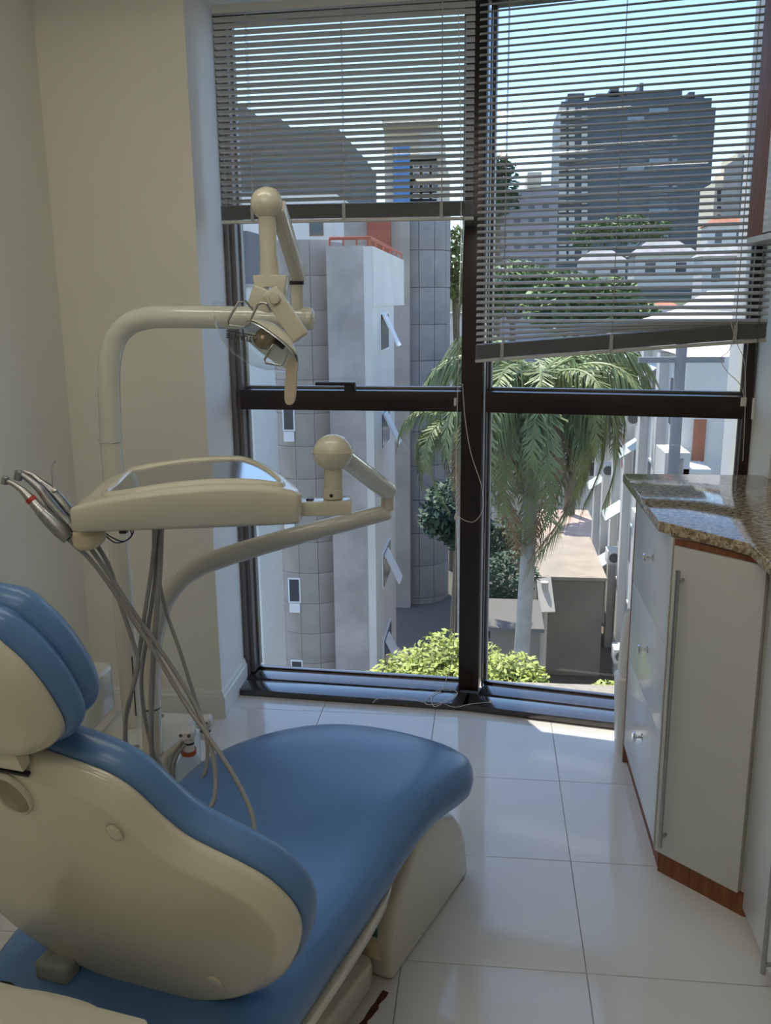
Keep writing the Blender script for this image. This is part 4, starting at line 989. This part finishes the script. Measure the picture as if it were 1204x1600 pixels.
# nearer white front with brown panels beside the right jamb
nf = thing('white_street_front', (5.6, 17, GZ), 'bright white front wall with brown panels just beyond the counter', 'building')
fx0, fx1 = at(1062, 650, 18.5).x, at(1240, 650, 18.5).x
box('wall', (fx0, 18.2, GZ), (fx1+2, 18.7, at(1100, 556, 18.5).z), WHITE_W, nf)
for (a, b, y0, y1) in ((1084, 1098, 655, 720), (1136, 1156, 672, 790)):
    p, q = at(a, y0, 18.2), at(b, y1, 18.2); box('brown_panel', (p.x, 18.14, q.z), (q.x, 18.2, p.z), SHUT, nf)
for (a, b, y0, y1) in ((1036, 1072, 705, 745), (1064, 1104, 730, 770)):
    p, q = at(a, y0, 17.4), at(b, y1, 17.4)
    bxk = box('balcony_box', (p.x, 17.2, q.z-.4), (q.x, 18.2, p.z), WHITE_W, nf)
    box('front_panel', (p.x+.12, 17.17, q.z-.3), (q.x-.12, 17.2, p.z-.1), mat('stained_plaster', (.45, .40, .34), .9, noise=.3, nscale=5) if 'stained_plaster' not in bpy.data.materials else bpy.data.materials['stained_plaster'], bxk)
pl = at(1050, 700, 17.0); tg = thing('utility_pole', (pl.x, 17.0, GZ), 'tall dark concrete utility pole beside the white front', 'pole')
tube('shaft', [(pl.x, 17.0, GZ), (pl.x+.05, 17.0, .9)], [.14, .10], CONC_D, tg, 12, False)
box('crossarm', (pl.x-.7, 16.94, .45), (pl.x+.8, 17.06, .55), CONC_D, tg)

# --- middle distance: low roofs, walls
def lowblock(name, label, xa, xb, yt, Y, depth, wallm, roofm, cat='building', wins=0):
    X0, X1, z1 = bx_px(xa, xb, yt, Y, 800)
    t = thing(name, ((X0+X1)/2, Y, GZ), label, cat)
    box('wall', (X0, Y, GZ), (X1, Y+depth, z1), wallm, t)
    box('roof', (X0-.1, Y-.15, z1), (X1+.1, Y+depth+.1, z1+.12), roofm, t)
    for k in range(wins):
        xc = X0+(X1-X0)*(k+.5)/wins; win_front(t, xc, z1-1.3, Y, 1.0, 1.0, SASH, WGLASS, .08)
    return t
lowblock('terrace_house', 'flat pale terrace house between the palm trunk and white building', 842, 948, 905, 34, 6, mat('tan_wall', (.25, .22, .18), .9, noise=.15, nscale=.6), mat('terrace_tiles', (.36, .31, .26), .85, noise=.15, nscale=1))
lowblock('clay_roof_house', 'low house with reddish roof behind the palm trunk', 835, 940, 850, 44, 7, WHITE_W, mat('faded_clay', (.55, .40, .33), .85, noise=.2, nscale=1.5), wins=3)
lowblock('white_back_house', 'white house with square window behind the palm crowns', 760, 948, 700, 56, 8, WHITE_W, ROOFG, wins=5)
lowblock('white_lane_wall', 'white wall seen in the gap beside the mullion', 697, 762, 492, 60, 5, WHITE_W, ROOFG)
lowblock('brown_garage', 'garage browned like a room reflection below the terrace house', 770, 850, 985, 26, 2.5, bpy.data.materials['tan_wall'], mat('dark_roof', (.16, .15, .14), .9))  # brown colour imitates the room's reflection in the window glass
lc = thing('white_chimney_hood', at(852, 930, 33), 'tilted white panel on the terrace beside the palm trunk', 'panel')
p = at(838, 905, 33); q = at(866, 950, 33)
mo('sheet', [(p.x, 33, p.z), (q.x-.15, 33.4, p.z), (q.x, 32.6, q.z), (p.x+.1, 32.2, q.z+.1), (p.x, 33.06, p.z-.06), (q.x-.15, 33.46, p.z-.06), (q.x, 32.66, q.z-.06), (p.x+.1, 32.26, q.z+.04)], [(0, 1, 2, 3), (4, 5, 6, 7), (0, 1, 5, 4), (1, 2, 6, 5), (2, 3, 7, 6), (3, 0, 4, 7)], WHITE_W, lc)
tube('stand', [(p.x+.3, 33.0, GZ), (p.x+.3, 33.0, p.z-.1)], .15, WHITE_W, lc, 8, False)

# --- trees
def leaves(name, blobs, n, size, material, parent, flat=.5):
    v, f = [], []; tot = sum(b[1]**2 for b in blobs)
    for (c, r) in blobs:
        c = V(c)
        for _ in range(int(n*r*r/tot)):
            d = V((random.gauss(0, 1), random.gauss(0, 1), random.gauss(0, 1))).normalized(); p = c+V((d.x, d.y, d.z*.8))*r*(random.random()**.35)
            a = V((random.gauss(0, 1), random.gauss(0, 1), random.gauss(0, flat))).normalized(); b = a.cross(V((random.gauss(0, .4), random.gauss(0, .4), 1))).normalized()
            s = size*random.uniform(.6, 1.3); i = len(v)
            v += [p-a*s, p+b*s*.45, p+a*s, p-b*s*.45]; f.append((i, i+1, i+2, i+3))
    me = bpy.data.meshes.new(name); lo = V(blobs[0][0]); me.from_pydata([tuple(q-lo) for q in v], [], f); me.materials.append(material)
    o = link_mesh(name, me, lo, parent); o['kind'] = 'stuff'; return o
def tree(label, base, blobs, n, size, material, trunk_r=.12, group=None):
    t = thing('tree', base, label, 'tree', group); top = V(blobs[0][0])
    tube('trunk', [base, V(base).lerp(top, .6)+V((.1, 0, 0)), top], [trunk_r*1.4, trunk_r, trunk_r*.5], BARK2, t, 8)
    for k, b in enumerate(blobs[1:4]): tube('branch', [V(base).lerp(top, .75), V(b[0])], [trunk_r*.5, trunk_r*.2], BARK2, t, 6, False)
    leaves('foliage', blobs, n, size, material, t); return t
def ptree(label, blobs_px, Y, n, size, material, trunk_r=.12, gz=GZ, group=None):
    bl = [(at(x, y, Y+dy), r) for (x, y, dy, r) in blobs_px]; b = V((bl[0][0].x, bl[0][0].y, gz)); return tree(label, b, bl, n, size, material, trunk_r, group)
ptree('yellow green treetop below the left pane', [(690, 1058, 0, .55), (640, 1062, .3, .45), (700, 1030, .3, .42), (735, 1045, .2, .45), (600, 1078, 0, .35), (760, 1055, .2, .35), (690, 1090, -.3, .6), (640, 1100, 0, .5)], 9.5, 9500, .042, LEAF_Y, .1)
ptree('yellow green treetop below the right pane', [(805, 1062, 0, .36), (780, 1070, .2, .3), (825, 1072, 0, .25), (800, 1090, 0, .4)], 9.0, 4200, .038, LEAF_Y, .08)
ptree('small pale treetop beside the waste bin', [(948, 1088, 0, .22), (930, 1096, .2, .2)], 9.5, 700, .045, LEAF_Y, .06)
ptree('green tree in the gap beside the mullion', [(712, 410, 0, 1.2), (712, 375, 0, .9), (706, 440, 0, 1.0), (722, 450, 0, 1.0)], 48, 1500, .22, LEAF_G, .2)
ptree('dark bushy tree behind the palms at the mullion', [(712, 790, 0, 1.5), (735, 830, 0, 1.3), (690, 815, 0, 1.0), (775, 850, 1, 1.2)], 36, 2600, .2, LEAF_D, .2)
ptree('dark tree in shade under the palm trunk', [(790, 900, 0, 1.2), (770, 950, 0, 1.2), (800, 980, 0, 1.0)], 31.5, 2400, .15, LEAF_D, .15)
ptree('tall dark slim tree left of the mauve block', [(778, 262, 0, 1.6), (776, 285, 0, 2.0), (780, 310, 0, 2.0)], 86, 900, .4, LEAF_D, .3)
for lab, bl, Y in (('leafy tree below the mauve block', [(800, 440, 0, 2.2), (830, 450, 0, 2.4), (860, 455, 0, 2.0), (780, 470, 0, 1.6)], 72), ('round hillside tree on the roof line under the tower', [(945, 362, 0, 2.0), (985, 356, 0, 2.4), (1025, 360, 0, 2.0), (910, 368, 0, 1.8)], 118), ('broad tree behind the palms under the right blind', [(900, 470, 0, 2.0), (935, 480, 0, 1.8), (870, 480, 0, 1.8), (960, 465, 0, 1.4)], 50), ('low tree beside the orange roof', [(1000, 500, 0, 1.2), (985, 510, 0, 1.0)], 52)):
    ptree(lab, bl, Y, 2600, .34, LEAF_G, .25, GZ if Y < 60 else GZ+3, 'trees on the hillside')

def frond_mesh(L, droop, seed, nl=58, leaf=.75):
    rnd = random.Random(seed); v, f = [], []
    def mid(t): return V((L*(t-.42*droop*t*t*t), 0, L*(.45*t-droop*.9*t*t)))
    pts = [mid(k/14) for k in range(15)]
    tv, tf = tube_geo(pts, [.045, .03, .012], 5, False); v += tv; f += tf
    for k in range(nl):
        t = .14+.86*k/nl; p = mid(t); tg_ = (mid(min(1, t+.02))-mid(t-.02)).normalized()
        for s in (-1, 1):
            ll = leaf*(1-abs(t-.45)*.9)*rnd.uniform(.75, 1.2)
            d = (V((0, s, 0))*rnd.uniform(.4, .8)+tg_*.5+V((0, 0, rnd.uniform(-.7, .1)))).normalized()
            e = p+d*ll*.45; e2 = e+(d*.25+V((0, 0, -1))).normalized()*ll*.75
            wv = tg_*.02; i = len(v)
            v += [p-wv, p+wv, e+wv, e-wv, e2]; f += [(i, i+1, i+2, i+3), (i+3, i+2, i+4)]
    me = bpy.data.meshes.new('frond'); me.from_pydata([tuple(q) for q in v], [], f); me.materials.append(PALM_G); return me
FR = [frond_mesh(3.0, d, i, 84, .9) for i, d in enumerate((.75, 1.0, 1.3, 1.7))]
FRD = FR[3].copy(); FRD.materials.clear(); FRD.materials.append(PALM_D)
def palm(label, crown, base, n, scale, tr=.17, dry=1, seed=0):
    rnd = random.Random(seed)
    t = thing('palm_tree', base, label, 'palm tree', 'palms outside the window')
    cr, bs = V(crown), V(base)
    tube('trunk', [bs, bs.lerp(cr, .5)+V((.08, 0, 0)), cr-V((0, 0, .1))], [tr*1.15, tr, tr*.85], BARK, t, 14)
    tube('crown_shaft', [cr-V((0, 0, 1.0*scale)), cr], [tr*.95, tr*.8], PALM_G, t, 12, False)
    for k in range(n):
        a = k*2.39996+rnd.uniform(-.2, .2); lev = k/n
        me = FR[min(3, int(lev*4))]
        if k >= n-dry: me = FRD
        o = link_mesh('frond', me, cr+V((0, 0, .25*(1-lev))), t)
        o.rotation_euler = (rnd.uniform(-.1, .1), rnd.uniform(-.55, -.2)*(1-lev)+lev*.35, a); s = scale*rnd.uniform(.85, 1.1); o.scale = (s, s, s)
palm('tall queen palm with pale trunk right of the mullion', at(838, 618, 21), (at(802, 900, 21).x-.1, 21, GZ), 46, 1.18, .19, 5, 3)
palm('palm half hidden behind the mullion', at(716, 668, 27), (at(722, 900, 27).x, 27, GZ), 16, .85, .15, 1, 5)
